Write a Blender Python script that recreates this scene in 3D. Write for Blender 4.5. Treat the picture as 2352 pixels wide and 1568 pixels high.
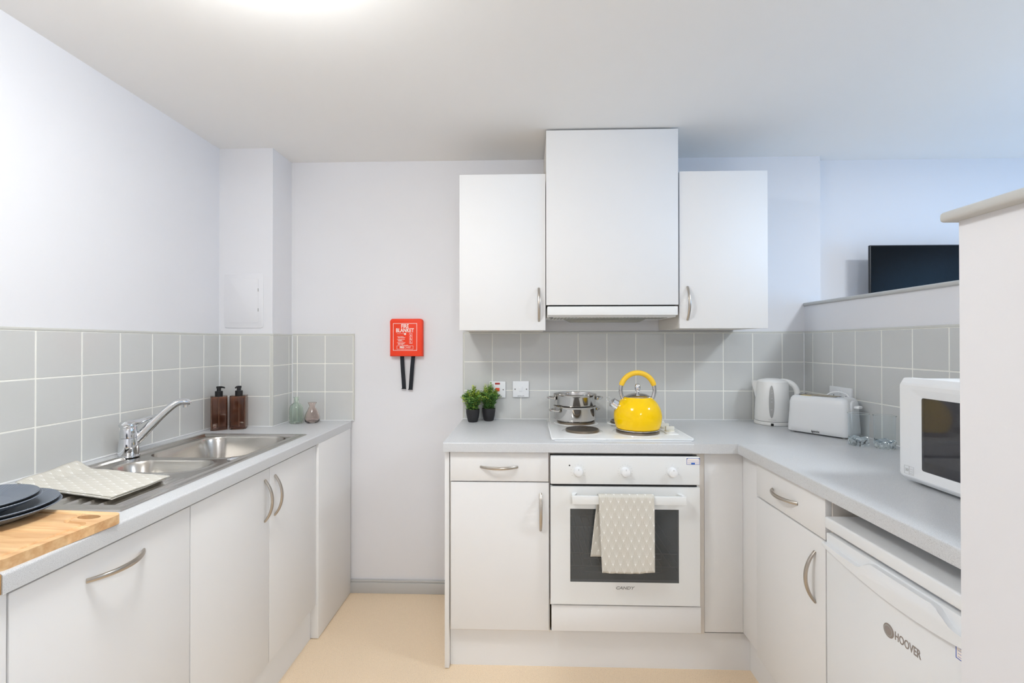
import bpy, bmesh, math, random
from mathutils import Vector, Matrix, noise
random.seed(7)
for _o in list(bpy.data.objects):
    bpy.data.objects.remove(_o, do_unlink=True)
S = bpy.context.scene
COL = S.collection
PI = math.pi

# ------------------------------------------------------------------ camera
CAM = Vector((0.1813, -2.4808, 1.3351))
YAW, PITCH, ROLL, FPX = -0.0305, 0.0054, -0.0005, 1066.97
fw = Vector((math.sin(YAW)*math.cos(PITCH), math.cos(YAW)*math.cos(PITCH), math.sin(PITCH)))
rt = Vector((math.cos(YAW), -math.sin(YAW), 0)); up = rt.cross(fw)
rt, up = math.cos(ROLL)*rt+math.sin(ROLL)*up, -math.sin(ROLL)*rt+math.cos(ROLL)*up
cd = bpy.data.cameras.new('camera'); cam = bpy.data.objects.new('camera', cd); COL.objects.link(cam)
cd.sensor_width = 36; cd.lens = FPX/2352*36; cd.clip_start = 0.02; cd.clip_end = 60
cam.matrix_world = Matrix((
    (rt.x, up.x, -fw.x, CAM.x), (rt.y, up.y, -fw.y, CAM.y), (rt.z, up.z, -fw.z, CAM.z), (0, 0, 0, 1)))
S.camera = cam

# ------------------------------------------------------------------ world, exposure
w = bpy.data.worlds.new('sky'); S.world = w; w.use_nodes = True
w.node_tree.nodes['Background'].inputs[0].default_value = (0.55, 0.72, 1.0, 1)
w.node_tree.nodes['Background'].inputs[1].default_value = 1.0
S.view_settings.view_transform = 'Standard'; S.view_settings.look = 'None'
S.view_settings.gamma = 1; S.view_settings.use_curve_mapping = False
S.view_settings.exposure = 0.95
S.cycles.max_bounces = 12; S.cycles.diffuse_bounces = 6; S.cycles.transparent_max_bounces = 12
LAMP = 23.0        # radiance of the opal lamp domes
DAY = 12.0         # watts of daylight through the living room window

def lights():
    a = bpy.data.lights.new('window_daylight', 'AREA'); a.shape = 'RECTANGLE'; a.size = 2.0; a.size_y = 1.2
    a.energy = DAY; a.color = (0.17, 0.52, 1.0)
    o = bpy.data.objects.new('window_daylight', a); COL.objects.link(o)
    o.location = (3.66, -1.6, 1.50); o.rotation_euler = (math.radians(90+22), 0, math.radians(90))   # light thrown up by the bright ground outside
lights()

# ------------------------------------------------------------------ materials
def lin(c):
    return tuple(((v/255)/12.92 if v/255 <= .04045 else ((v/255+.055)/1.055)**2.4) for v in c)
MATS = {}
def newmat(name):
    m = bpy.data.materials.new(name); m.use_nodes = True; MATS[name] = m
    nt = m.node_tree; b = nt.nodes['Principled BSDF']
    return m, nt, b
def pm(name, col, rough=.5, metal=0, vary=.02, scale=6, spec=.5, bump=0, bscale=200, coat=0, rvar=0, aniso=None):
    """plain painted / plastic / metal surface with a faint procedural mottling"""
    m, nt, b = newmat(name)
    tc = nt.nodes.new('ShaderNodeTexCoord'); n = nt.nodes.new('ShaderNodeTexNoise')
    n.inputs['Scale'].default_value = scale; n.inputs['Detail'].default_value = 4
    mp = None
    if aniso:
        mp = nt.nodes.new('ShaderNodeMapping'); mp.inputs['Scale'].default_value = aniso
        nt.links.new(tc.outputs['Object'], mp.inputs[0]); nt.links.new(mp.outputs[0], n.inputs['Vector'])
    else:
        nt.links.new(tc.outputs['Object'], n.inputs['Vector'])
    r = nt.nodes.new('ShaderNodeMix'); r.data_type = 'RGBA'
    L = lin(col)
    r.inputs[6].default_value = tuple(max(0, v*(1-vary)) for v in L)+(1,)
    r.inputs[7].default_value = tuple(min(1, v*(1+vary)) for v in L)+(1,)
    nt.links.new(n.outputs[0], r.inputs[0]); nt.links.new(r.outputs[2], b.inputs['Base Color'])
    b.inputs['Roughness'].default_value = rough; b.inputs['Metallic'].default_value = metal
    b.inputs['Specular IOR Level'].default_value = spec
    if coat: b.inputs['Coat Weight'].default_value = coat; b.inputs['Coat Roughness'].default_value = .05
    if rvar:
        mr = nt.nodes.new('ShaderNodeMapRange'); mr.inputs[3].default_value = rough-rvar; mr.inputs[4].default_value = rough+rvar
        nt.links.new(n.outputs[0], mr.inputs[0]); nt.links.new(mr.outputs[0], b.inputs['Roughness'])
    if bump:
        n2 = nt.nodes.new('ShaderNodeTexNoise'); n2.inputs['Scale'].default_value = bscale; n2.inputs['Detail'].default_value = 3
        nt.links.new((mp.outputs[0] if mp else tc.outputs['Object']), n2.inputs['Vector'])
        bp = nt.nodes.new('ShaderNodeBump'); bp.inputs['Strength'].default_value = bump; bp.inputs['Distance'].default_value = .002
        nt.links.new(n2.outputs[0], bp.inputs['Height']); nt.links.new(bp.outputs[0], b.inputs['Normal'])
    return m
def speckle(name, base, dark, light, s1, s2, rough, amt=(.62, .68), amt2=(.62, .7)):
    m, nt, b = newmat(name)
    tc = nt.nodes.new('ShaderNodeTexCoord')
    def thr(scale, lo, hi, off):
        mp = nt.nodes.new('ShaderNodeMapping'); mp.inputs['Location'].default_value = (off, off*1.7, off*.3)
        nt.links.new(tc.outputs['Object'], mp.inputs[0])
        n = nt.nodes.new('ShaderNodeTexNoise'); n.inputs['Scale'].default_value = scale; n.inputs['Detail'].default_value = 2
        nt.links.new(mp.outputs[0], n.inputs['Vector'])
        r = nt.nodes.new('ShaderNodeMapRange'); r.inputs[1].default_value = lo; r.inputs[2].default_value = hi
        nt.links.new(n.outputs[0], r.inputs[0]); return r
    big = nt.nodes.new('ShaderNodeTexNoise'); big.inputs['Scale'].default_value = 3
    nt.links.new(tc.outputs['Object'], big.inputs['Vector'])
    m0 = nt.nodes.new('ShaderNodeMix'); m0.data_type = 'RGBA'
    L = lin(base); m0.inputs[6].default_value = tuple(v*.97 for v in L)+(1,); m0.inputs[7].default_value = tuple(v*1.03 for v in L)+(1,)
    nt.links.new(big.outputs[0], m0.inputs[0])
    m1 = nt.nodes.new('ShaderNodeMix'); m1.data_type = 'RGBA'; m1.inputs[7].default_value = lin(dark)+(1,)
    nt.links.new(m0.outputs[2], m1.inputs[6]); nt.links.new(thr(s1, *amt, 0).outputs[0], m1.inputs[0])
    m2 = nt.nodes.new('ShaderNodeMix'); m2.data_type = 'RGBA'; m2.inputs[7].default_value = lin(light)+(1,)
    nt.links.new(m1.outputs[2], m2.inputs[6]); nt.links.new(thr(s2, *amt2, 5).outputs[0], m2.inputs[0])
    nt.links.new(m2.outputs[2], b.inputs['Base Color']); b.inputs['Roughness'].default_value = rough
    return m
def glass(name, col, rough=0.0, ior=1.45):
    m, nt, b = newmat(name)
    b.inputs['Base Color'].default_value = lin(col)+(1,); b.inputs['Transmission Weight'].default_value = 1
    b.inputs['Roughness'].default_value = rough; b.inputs['IOR'].default_value = ior
    n = nt.nodes.new('ShaderNodeTexNoise'); n.inputs['Scale'].default_value = 40
    bp = nt.nodes.new('ShaderNodeBump'); bp.inputs['Strength'].default_value = .03; bp.inputs['Distance'].default_value = .002
    nt.links.new(n.outputs[0], bp.inputs['Height']); nt.links.new(bp.outputs[0], b.inputs['Normal'])
    return m
def emit(name, col, strength):
    m = bpy.data.materials.new(name); m.use_nodes = True; nt = m.node_tree
    nt.nodes.remove(nt.nodes['Principled BSDF'])
    e = nt.nodes.new('ShaderNodeEmission'); e.inputs[0].default_value = tuple(col)+(1,); e.inputs[1].default_value = strength
    nt.links.new(e.outputs[0], nt.nodes['Material Output'].inputs[0]); MATS[name] = m
    return m

M = MATS
pm('wall_paint', (227, 227, 230), .9, vary=.012, scale=2.5, bump=.06, bscale=120)
pm('ceiling_paint', (242, 241, 239), .95, vary=.012, scale=2)
speckle('lino', (238, 215, 184), (186, 164, 138), (246, 234, 216), 460, 360, .55, (.60, .66), (.60, .7))
speckle('laminate_stone', (207, 209, 211), (176, 176, 178), (221, 222, 223), 760, 620, .32, (.56, .66), (.56, .68))
pm('chipboard', (176, 140, 98), .9, vary=.12, scale=160, bump=.3, bscale=300)
pm('tile_glaze', (205, 206, 204), .20, vary=.02, scale=9)
pm('grout', (244, 243, 236), .85, vary=.03, scale=90)
pm('tile_edge_trim', (206, 206, 200), .35, vary=.02)
pm('sealant', (236, 237, 238), .4, vary=.01)
pm('white_laminate', (233, 233, 233), .58, vary=.008, scale=3)
pm('white_carcass', (228, 222, 214), .55, vary=.01)
pm('carcass_inner', (190, 180, 170), .6, vary=.03)
pm('brushed_nickel', (190, 182, 172), .28, 1, vary=.05, scale=300, aniso=(1, 1, 1))
pm('chrome', (225, 227, 230), .06, 1, vary=.01)
pm('sink_steel', (196, 192, 186), .24, 1, vary=.004, scale=4)
pm('pan_steel', (205, 203, 200), .10, 1, vary=.02, scale=20)
pm('kettle_yellow', (252, 206, 2), .10, vary=.01, spec=.35)
pm('grip_yellow', (244, 198, 48), .5, vary=.02)
pm('hob_enamel', (244, 246, 247), .10, vary=.004, coat=.6)
pm('hotplate_iron', (78, 72, 66), .5, .5, vary=.18, scale=60)
pm('hotplate_rim', (150, 138, 122), .3, 1, vary=.08, scale=40)
pm('oven_white', (232, 234, 234), .22, vary=.004, coat=.3)
pm('plastic_white', (236, 238, 240), .32, vary=.006)
pm('plastic_cool_white', (240, 240, 238), .28, vary=.006)
pm('plastic_grey', (168, 168, 166), .35, vary=.02)
pm('knob_cream', (236, 234, 224), .35, vary=.01)
pm('black_gap', (14, 14, 14), .6, vary=.1)
pm('black_plastic', (24, 24, 26), .4, vary=.1)
pm('dark_interior', (84, 85, 86), .5, vary=.1)
pm('hood_grey', (168, 168, 160), .45, .2, vary=.05, scale=30)
pm('fire_red', (244, 70, 42), .5, vary=.015, spec=.25)
pm('print_white', (244, 236, 230), .6, vary=.01)
pm('print_grey', (150, 150, 148), .5, vary=.02)
pm('print_dark', (60, 62, 66), .5, vary=.02)
pm('print_blue', (60, 110, 200), .5, vary=.02)
pm('strap_black', (32, 35, 42), .9, vary=.2, scale=300, bump=.4, bscale=700)
pm('pot_black', (36, 35, 38), .55, vary=.1)
def mat_stoneware():
    pm('stoneware', (110, 118, 130), .36, vary=.12, scale=40)
    nt = MATS['stoneware'].node_tree; b = nt.nodes['Principled BSDF']
    tc = nt.nodes.new('ShaderNodeTexCoord'); sp = nt.nodes.new('ShaderNodeSeparateXYZ'); nt.links.new(tc.outputs['Object'], sp.inputs[0])
    at = nt.nodes.new('ShaderNodeMath'); at.operation = 'ARCTAN2'; nt.links.new(sp.outputs[1], at.inputs[0]); nt.links.new(sp.outputs[0], at.inputs[1])
    mu = nt.nodes.new('ShaderNodeMath'); mu.operation = 'MULTIPLY'; mu.inputs[1].default_value = 110; nt.links.new(at.outputs[0], mu.inputs[0])
    si = nt.nodes.new('ShaderNodeMath'); si.operation = 'SINE'; nt.links.new(mu.outputs[0], si.inputs[0])
    bp = nt.nodes.new('ShaderNodeBump'); bp.inputs['Strength'].default_value = .35; bp.inputs['Distance'].default_value = .0012
    nt.links.new(si.outputs[0], bp.inputs['Height']); nt.links.new(bp.outputs[0], b.inputs['Normal'])
mat_stoneware()
pm('skirting_grey', (190, 190, 189), .45, vary=.01)
pm('cap_grey', (190, 190, 187), .45, vary=.02)
pm('red_rocker', (232, 84, 38), .35, vary=.03)
pm('neon_red', (176, 44, 32), .3, vary=.05)
pm('rack_wire', (214, 208, 196), .4, vary=.03)
pm('dial_print', (198, 199, 198), .5, vary=.02)
pm('screw_steel', (130, 130, 130), .35, 1, vary=.05)
pm('tv_black', (8, 10, 12), .18, vary=.2, spec=.12)
pm('tv_bezel', (24, 25, 28), .4, vary=.1)
pm('hoover_grey', (150, 140, 134), .5, vary=.03)
pm('plant_stem', (66, 92, 44), .7, vary=.2)
glass('glass_green', (244, 252, 245), ior=1.38); glass('glass_pink', (254, 243, 239), ior=1.38); glass('glass_clear', (249, 253, 254), ior=1.25)
glass('amber', (214, 172, 148), .03)
emit('lamp_glow', (.96, .98, .98), LAMP); emit('lamp_glow_cool', (.88, .95, 1.02), LAMP*2.1); emit('lamp_glow_far', (.95, .98, 1.02), LAMP*1.45)

def mat_leaf():
    m, nt, b = newmat('leaf')
    a = nt.nodes.new('ShaderNodeAttribute'); a.attribute_name = 'tint'
    r = nt.nodes.new('ShaderNodeValToRGB'); nt.links.new(a.outputs['Fac'], r.inputs[0])
    r.color_ramp.elements[0].color = lin((62, 104, 70))+(1,); r.color_ramp.elements[1].color = lin((214, 226, 96))+(1,)
    e = r.color_ramp.elements.new(.5); e.color = lin((116, 166, 84))+(1,)
    nt.links.new(r.outputs[0], b.inputs['Base Color']); b.inputs['Roughness'].default_value = .5
mat_leaf()
def mat_wood():
    m, nt, b = newmat('board_wood')
    tc = nt.nodes.new('ShaderNodeTexCoord')
    mp = nt.nodes.new('ShaderNodeMapping'); mp.inputs['Scale'].default_value = (3, 26, 26)
    nt.links.new(tc.outputs['Object'], mp.inputs[0])
    n = nt.nodes.new('ShaderNodeTexNoise'); n.inputs['Scale'].default_value = 3; n.inputs['Detail'].default_value = 5; n.inputs['Distortion'].default_value = .15
    nt.links.new(mp.outputs[0], n.inputs['Vector'])
    r = nt.nodes.new('ShaderNodeValToRGB')
    r.color_ramp.elements[0].position = .32; r.color_ramp.elements[0].color = lin((220, 168, 116))+(1,)
    r.color_ramp.elements[1].position = .7; r.color_ramp.elements[1].color = lin((244, 206, 154))+(1,)
    nt.links.new(n.outputs[0], r.inputs[0])
    # glued staves: tone steps across the board
    sx = nt.nodes.new('ShaderNodeSeparateXYZ'); nt.links.new(tc.outputs['Object'], sx.inputs[0])
    mu = nt.nodes.new('ShaderNodeMath'); mu.operation = 'MULTIPLY'; mu.inputs[1].default_value = 18
    nt.links.new(sx.outputs[1], mu.inputs[0])
    fl = nt.nodes.new('ShaderNodeMath'); fl.operation = 'FLOOR'; nt.links.new(mu.outputs[0], fl.inputs[0])
    wn = nt.nodes.new('ShaderNodeTexWhiteNoise'); wn.noise_dimensions = '1D'; nt.links.new(fl.outputs[0], wn.inputs['W'])
    mr = nt.nodes.new('ShaderNodeMapRange'); mr.inputs[3].default_value = .84; mr.inputs[4].default_value = 1.05
    nt.links.new(wn.outputs['Value'], mr.inputs[0])
    mx = nt.nodes.new('ShaderNodeMix'); mx.data_type = 'RGBA'; mx.blend_type = 'MULTIPLY'; mx.inputs[0].default_value = 1
    nt.links.new(r.outputs[0], mx.inputs[6]); nt.links.new(mr.outputs[0], mx.inputs[7])
    nt.links.new(mx.outputs[2], b.inputs['Base Color']); b.inputs['Roughness'].default_value = .5
mat_wood()
def mat_fabric():
    """beige linen printed with staggered white fans (lines radiating from small triangles)"""
    m, nt, b = newmat('towel_fabric')
    uv = nt.nodes.new('ShaderNodeUVMap'); uv.uv_map = 'UVMap'
    sp = nt.nodes.new('ShaderNodeSeparateXYZ'); nt.links.new(uv.outputs[0], sp.inputs[0])
    def mth(op, a, c=None, d=None):
        n = nt.nodes.new('ShaderNodeMath'); n.operation = op
        for i, v in enumerate((a, c, d)):
            if v is None: continue
            if isinstance(v, (int, float)): n.inputs[i].default_value = v
            else: nt.links.new(v, n.inputs[i])
        return n.outputs[0]
    W, H = .0305, .060
    U = mth('DIVIDE', sp.outputs[0], W); V = mth('DIVIDE', sp.outputs[1], H)
    def fan(ou, ov):
        fx = mth('SUBTRACT', mth('FRACT', mth('ADD', U, ou)), .5)
        fy = mth('FRACT', mth('ADD', V, ov))
        ax = mth('ABSOLUTE', fx)
        dia = mth('LESS_THAN', mth('ADD', ax, mth('ABSOLUTE', mth('SUBTRACT', fy, .5))), .5)
        ang = mth('DIVIDE', fx, mth('MAXIMUM', fy, .02))
        tri = mth('ABSOLUTE', mth('SUBTRACT', mth('FRACT', mth('ADD', mth('MULTIPLY', ang, 3.5), .5)), .5))
        line = mth('LESS_THAN', mth('MULTIPLY', tri, fy), .055)
        line = mth('MULTIPLY', line, mth('GREATER_THAN', fy, .06))
        t3 = mth('MULTIPLY', mth('LESS_THAN', fy, .13), mth('LESS_THAN', ax, mth('MULTIPLY', fy, 1.0)))
        return mth('MULTIPLY', mth('MAXIMUM', line, t3), dia), mth('MULTIPLY', t3, dia)
    a, ta = fan(0, 0); c, tb = fan(.5, .5)
    pat = mth('MAXIMUM', mth('MULTIPLY', mth('MAXIMUM', a, c), .62), mth('MAXIMUM', ta, tb))
    n = nt.nodes.new('ShaderNodeTexNoise'); n.inputs['Scale'].default_value = 900
    nt.links.new(uv.outputs[0], n.inputs['Vector'])
    base = nt.nodes.new('ShaderNodeMix'); base.data_type = 'RGBA'
    base.inputs[6].default_value = lin((190, 186, 174))+(1,); base.inputs[7].default_value = lin((216, 212, 202))+(1,)
    nt.links.new(n.outputs[0], base.inputs[0])
    mx = nt.nodes.new('ShaderNodeMix'); mx.data_type = 'RGBA'; mx.inputs[7].default_value = lin((240, 239, 235))+(1,)
    nt.links.new(base.outputs[2], mx.inputs[6]); nt.links.new(pat, mx.inputs[0])
    nt.links.new(mx.outputs[2], b.inputs['Base Color']); b.inputs['Roughness'].default_value = .9
    bp = nt.nodes.new('ShaderNodeBump'); bp.inputs['Strength'].default_value = .25; bp.inputs['Distance'].default_value = .001
    nt.links.new(n.outputs[0], bp.inputs['Height']); nt.links.new(bp.outputs[0], b.inputs['Normal'])
mat_fabric()
def mat_seethrough(name, col, mix, rough):
    m = bpy.data.materials.new(name); m.use_nodes = True; nt = m.node_tree; b = nt.nodes['Principled BSDF']
    b.inputs['Base Color'].default_value = lin(col)+(1,); b.inputs['Roughness'].default_value = rough
    t = nt.nodes.new('ShaderNodeBsdfTransparent'); t.inputs[0].default_value = (.85, .85, .85, 1)
    x = nt.nodes.new('ShaderNodeMixShader'); x.inputs[0].default_value = mix
    # fine perforated screen lines
    tc = nt.nodes.new('ShaderNodeTexCoord'); wv = nt.nodes.new('ShaderNodeTexWave'); wv.bands_direction = 'Z'; wv.inputs['Scale'].default_value = 90
    nt.links.new(tc.outputs['Object'], wv.inputs['Vector'])
    mr = nt.nodes.new('ShaderNodeMapRange'); mr.inputs[3].default_value = mix-.06; mr.inputs[4].default_value = mix+.06
    nt.links.new(wv.outputs['Fac'], mr.inputs[0]); nt.links.new(mr.outputs[0], x.inputs[0])
    nt.links.new(t.outputs[0], x.inputs[1]); nt.links.new(b.outputs[0], x.inputs[2])
    nt.links.new(x.outputs[0], nt.nodes['Material Output'].inputs[0]); MATS[name] = m
mat_seethrough('oven_glass', (104, 108, 110), .5, .10)
mat_seethrough('microwave_glass', (70, 70, 74), .8, .05)

# ------------------------------------------------------------------ helpers
def wm(o):
    m = Matrix.Identity(4)
    while o is not None:
        m = o.matrix_basis @ m; o = o.parent
    return m
def obj(name, bm, mat, parent=None, F=None, flat=False, sharp=32):
    """link bm as one mesh object; coordinates are world, or in frame F"""
    T = (wm(parent).inverted() if parent else Matrix.Identity(4)) @ (F if F is not None else Matrix.Identity(4))
    bm.transform(T)
    if T.determinant() < 0: bmesh.ops.reverse_faces(bm, faces=bm.faces[:])
    me = bpy.data.meshes.new(name); bm.to_mesh(me); bm.free()
    me.materials.append(MATS[mat])
    if not flat:
        me.shade_smooth(); me.set_sharp_from_angle(angle=math.radians(sharp))
    o = bpy.data.objects.new(name, me); COL.objects.link(o)
    if parent: o.parent = parent
    return o
def thing(name, label, cat, loc=(0, 0, 0), rz=0, group=None):
    o = bpy.data.objects.new(name, None); COL.objects.link(o); o.empty_display_size = .05
    o.location = loc; o.rotation_euler = (0, 0, rz); o['label'] = label; o['category'] = cat
    if group: o['group'] = group
    return o
def tag(o, label, cat, group=None):
    o['label'] = label; o['category'] = cat
    if group: o['group'] = group
    return o
def struct(o): o['kind'] = 'structure'; return o
def abox(bm, x0, x1, y0, y1, z0, z1, bev=0, seg=2):
    x0, x1 = min(x0, x1), max(x0, x1); y0, y1 = min(y0, y1), max(y0, y1); z0, z1 = min(z0, z1), max(z0, z1)
    r = bmesh.ops.create_cube(bm, size=1, matrix=Matrix.Translation(((x0+x1)/2, (y0+y1)/2, (z0+z1)/2)) @ Matrix.Diagonal((x1-x0, y1-y0, z1-z0, 1)))
    if bev:
        es = list({e for v in r['verts'] for e in v.link_edges})
        bmesh.ops.bevel(bm, geom=es, offset=bev, segments=seg, affect='EDGES', profile=.5, clamp_overlap=True)
    return bm
def box(*a, **k):
    return abox(bmesh.new(), *a, **k)
def lathe(prof, segs=48, bm=None, sx=1, sy=1):
    bm = bm or bmesh.new(); rings = []
    for r, z in prof:
        if r < 1e-6: rings.append([bm.verts.new((0, 0, z))])
        else: rings.append([bm.verts.new((r*sx*math.cos(2*PI*i/segs), r*sy*math.sin(2*PI*i/segs), z)) for i in range(segs)])
    for a, b in zip(rings, rings[1:]):
        for i in range(segs):
            j = (i+1) % segs
            if len(a) == 1 and len(b) == 1: continue
            if len(a) == 1: bm.faces.new((a[0], b[i], b[j]))
            elif len(b) == 1: bm.faces.new((a[i], b[0], a[j]))
            else: bm.faces.new((a[i], b[i], b[j], a[j]))
    bmesh.ops.recalc_face_normals(bm, faces=bm.faces[:])
    return bm
def tube(path, rad, segs=12, bm=None, flat=1.0, upv=(0, 0, 1), caps=True):
    """sweep a circle (or ellipse: flat scales along the second axis) along path; rad scalar or list"""
    bm = bm or bmesh.new(); P = [Vector(p) for p in path]; n = len(P)
    R = rad if isinstance(rad, (list, tuple)) else [rad]*n
    rings = []; u = Vector(upv)
    for i in range(n):
        t = (P[min(i+1, n-1)]-P[max(i-1, 0)]).normalized()
        a = (u-t*u.dot(t))
        if a.length < 1e-5: a = t.orthogonal()
        a.normalize(); b = t.cross(a); u = a
        rings.append([bm.verts.new(P[i]+a*math.cos(2*PI*k/segs)*R[i]*flat+b*math.sin(2*PI*k/segs)*R[i]) for k in range(segs)])
    for A, B in zip(rings, rings[1:]):
        for k in range(segs):
            l = (k+1) % segs; bm.faces.new((A[k], A[l], B[l], B[k]))
    if caps:
        bm.faces.new(rings[0][::-1]); bm.faces.new(rings[-1])
    bmesh.ops.recalc_face_normals(bm, faces=bm.faces[:])
    return bm
def rrect(x0, x1, y0, y1, r, n=6):
    pts = []
    for cx, cy, a0 in ((x1-r, y1-r, 0), (x0+r, y1-r, 90), (x0+r, y0+r, 180), (x1-r, y0+r, 270)):
        for i in range(n+1):
            a = math.radians(a0+90*i/n); pts.append((cx+r*math.cos(a), cy+r*math.sin(a)))
    return pts
def prism(pts, z0, z1, bev=0, seg=2, bm=None):
    """extrude a 2D outline from z0 to z1, optionally rounding the rims"""
    bm = bm or bmesh.new()
    lo = [bm.verts.new((x, y, z0)) for x, y in pts]; hi = [bm.verts.new((x, y, z1)) for x, y in pts]
    n = len(pts); top = bm.faces.new(hi); bot = bm.faces.new(lo[::-1])
    for i in range(n):
        j = (i+1) % n; bm.faces.new((lo[i], lo[j], hi[j], hi[i]))
    if bev:
        es = list(top.edges)+list(bot.edges)
        bmesh.ops.bevel(bm, geom=es, offset=bev, segments=seg, affect='EDGES', profile=.5)
    bmesh.ops.recalc_face_normals(bm, faces=bm.faces[:])
    return bm
def ribbon(outline, w, d, bm=None):
    """thin frame line along a rectangle outline (x0,x1,y0,y1) in XY, thickness d in z"""
    bm = bm or bmesh.new(); x0, x1, y0, y1 = outline
    abox(bm, x0, x1, y0, y0+w, 0, d); abox(bm, x0, x1, y1-w, y1, 0, d)
    abox(bm, x0, x0+w, y0+w, y1-w, 0, d); abox(bm, x1-w, x1, y0+w, y1-w, 0, d)
    return bm
def frame(origin, X, Y, Z):
    X, Y, Z, o = Vector(X), Vector(Y), Vector(Z), Vector(origin)
    return Matrix(((X.x, Y.x, Z.x, o.x), (X.y, Y.y, Z.y, o.y), (X.z, Y.z, Z.z, o.z), (0, 0, 0, 1)))
def face_back(x, y, z): return frame((x, y, z), (1, 0, 0), (0, 0, 1), (0, -1, 0))     # a front that looks at the camera
def face_right(x, y, z): return frame((x, y, z), (0, -1, 0), (0, 0, 1), (-1, 0, 0))  # a front of the right run, looks to -x
def face_left(x, y, z): return frame((x, y, z), (0, 1, 0), (0, 0, 1), (1, 0, 0))     # a front of the left run, looks to +x
def text(name, body, size, mat, parent, F, bold=0, depth=.0004, sx=1, shear=0, align='CENTER'):
    cu = bpy.data.curves.new('txt', 'FONT'); cu.body = body; cu.size = size; cu.align_x = align; cu.align_y = 'CENTER'
    cu.extrude = depth; cu.offset = bold; cu.shear = shear; cu.resolution_u = 3
    t = bpy.data.objects.new('txt', cu); COL.objects.link(t)
    dg = bpy.context.evaluated_depsgraph_get(); me = bpy.data.meshes.new_from_object(t.evaluated_get(dg))
    bm = bmesh.new(); bm.from_mesh(me); bm.transform(Matrix.Diagonal((sx, 1, 1, 1)))
    bpy.data.objects.remove(t, do_unlink=True); bpy.data.curves.remove(cu); bpy.data.meshes.remove(me)
    return obj(name, bm, mat, parent, F, flat=True)

def bow_handle(parent, F, length=.152, proj=.029, vertical=False, mat='brushed_nickel', name='handle'):
    """bow handle: arc standing off a front; F has X right, Y up, Z outwards"""
    h = length/2; Rr = (h*h+proj*proj)/(2*proj); a = math.asin(h/Rr); pts = []; rad = []
    for i in range(25):
        t = -a+2*a*i/24; u = Rr*math.sin(t); z = Rr*math.cos(t)-(Rr-proj)
        pts.append((0, u, z) if vertical else (u, 0, z)); rad.append(.0042+.0010*math.cos(t/a*PI/2))
    bm = tube(pts, rad, 10, flat=1.25, upv=(1, 0, 0) if vertical else (0, 1, 0))
    return obj(name, bm, mat, parent, F)

# ------------------------------------------------------------------ the room
XL, XR = -1.361, 1.6386          # tile faces of the left wall and of the half wall
CEIL = 2.322
WL, WB = .922, .934              # worktop tops of the left run and of the back/right run
HW = 1.533                       # half wall height under its cap
XE, YE = 3.7, -5.0               # far ends of the living room

struct(obj('floor', box(XL-.2, XE+.1, YE-.1, .2, -.06, 0), 'lino'))
struct(obj('ceiling', box(XL-.2, XE+.1, YE-.1, .2, CEIL, CEIL+.08), 'ceiling_paint'))
wall_left = struct(obj('wall_left', box(XL-.14, XL-.006, YE-.1, .006, 0, CEIL), 'wall_paint'))
bm = bmesh.new(); abox(bm, XL-.14, 1.727, .006, .14, 0, CEIL); abox(bm, 1.727, XE+.1, .064, .14, 0, CEIL)
wall_back = struct(obj('wall_back', bm, 'wall_paint'))
PX, PY = -1.087, -.19            # service pier in the left corner
wall_pier = struct(obj('wall_pier', box(XL-.006, PX-.006, PY+.006, .006, 0, CEIL), 'wall_paint'))
bm = bmesh.new(); abox(bm, XR+.006, 1.745, -1.86, .006, 0, HW); abox(bm, .88, XR+.006, -1.86, -1.71, 0, HW)
wall_half = struct(obj('wall_half', bm, 'wall_paint'))
struct(obj('wall_front', box(XL-.14, XE+.1, YE-.1, YE, 0, CEIL), 'wall_paint'))
# right wall of the living room with the window opening that lets the daylight in
bm = bmesh.new(); abox(bm, XE, XE+.1, YE, .064, 0, .9); abox(bm, XE, XE+.1, YE, .064, 2.2, CEIL)
abox(bm, XE, XE+.1, YE, -2.7, .9, 2.2); abox(bm, XE, XE+.1, -.5, .064, .9, 2.2)
struct(obj('wall_right', bm, 'wall_paint'))
bm = bmesh.new()
abox(bm, XE, XE+.06, -2.7, -.5, .9, .95); abox(bm, XE, XE+.06, -2.7, -.5, 2.15, 2.2)
for yy in (-2.7, -1.625, -.55): abox(bm, XE, XE+.06, yy, yy+.05, .95, 2.15)
win = struct(obj('window_1', bm, 'plastic_white'))
for y0, y1 in ((-2.65, -1.625), (-1.575, -.55)):
    obj('pane', box(XE+.025, XE+.031, y0, y1, .95, 2.15), 'glass_clear', win)
# coping on the half wall
bm = bmesh.new()
abox(bm, XR-.004, 1.757, -1.88, .006, HW, HW+.017, .006, 3); abox(bm, .86, XR+.05, -1.88, -1.695, HW, HW+.017, .006, 3)
struct(obj('trim_1', bm, 'cap_grey'))
# skirting on the back wall between the two runs
sk = bmesh.new(); abox(sk, -.765, -.157, -.010, .006, 0, .058, .002); abox(sk, -.765, -.157, -.007, .006, .058, .071, .003)
struct(obj('baseboard_back', sk, 'skirting_grey'))

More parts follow.
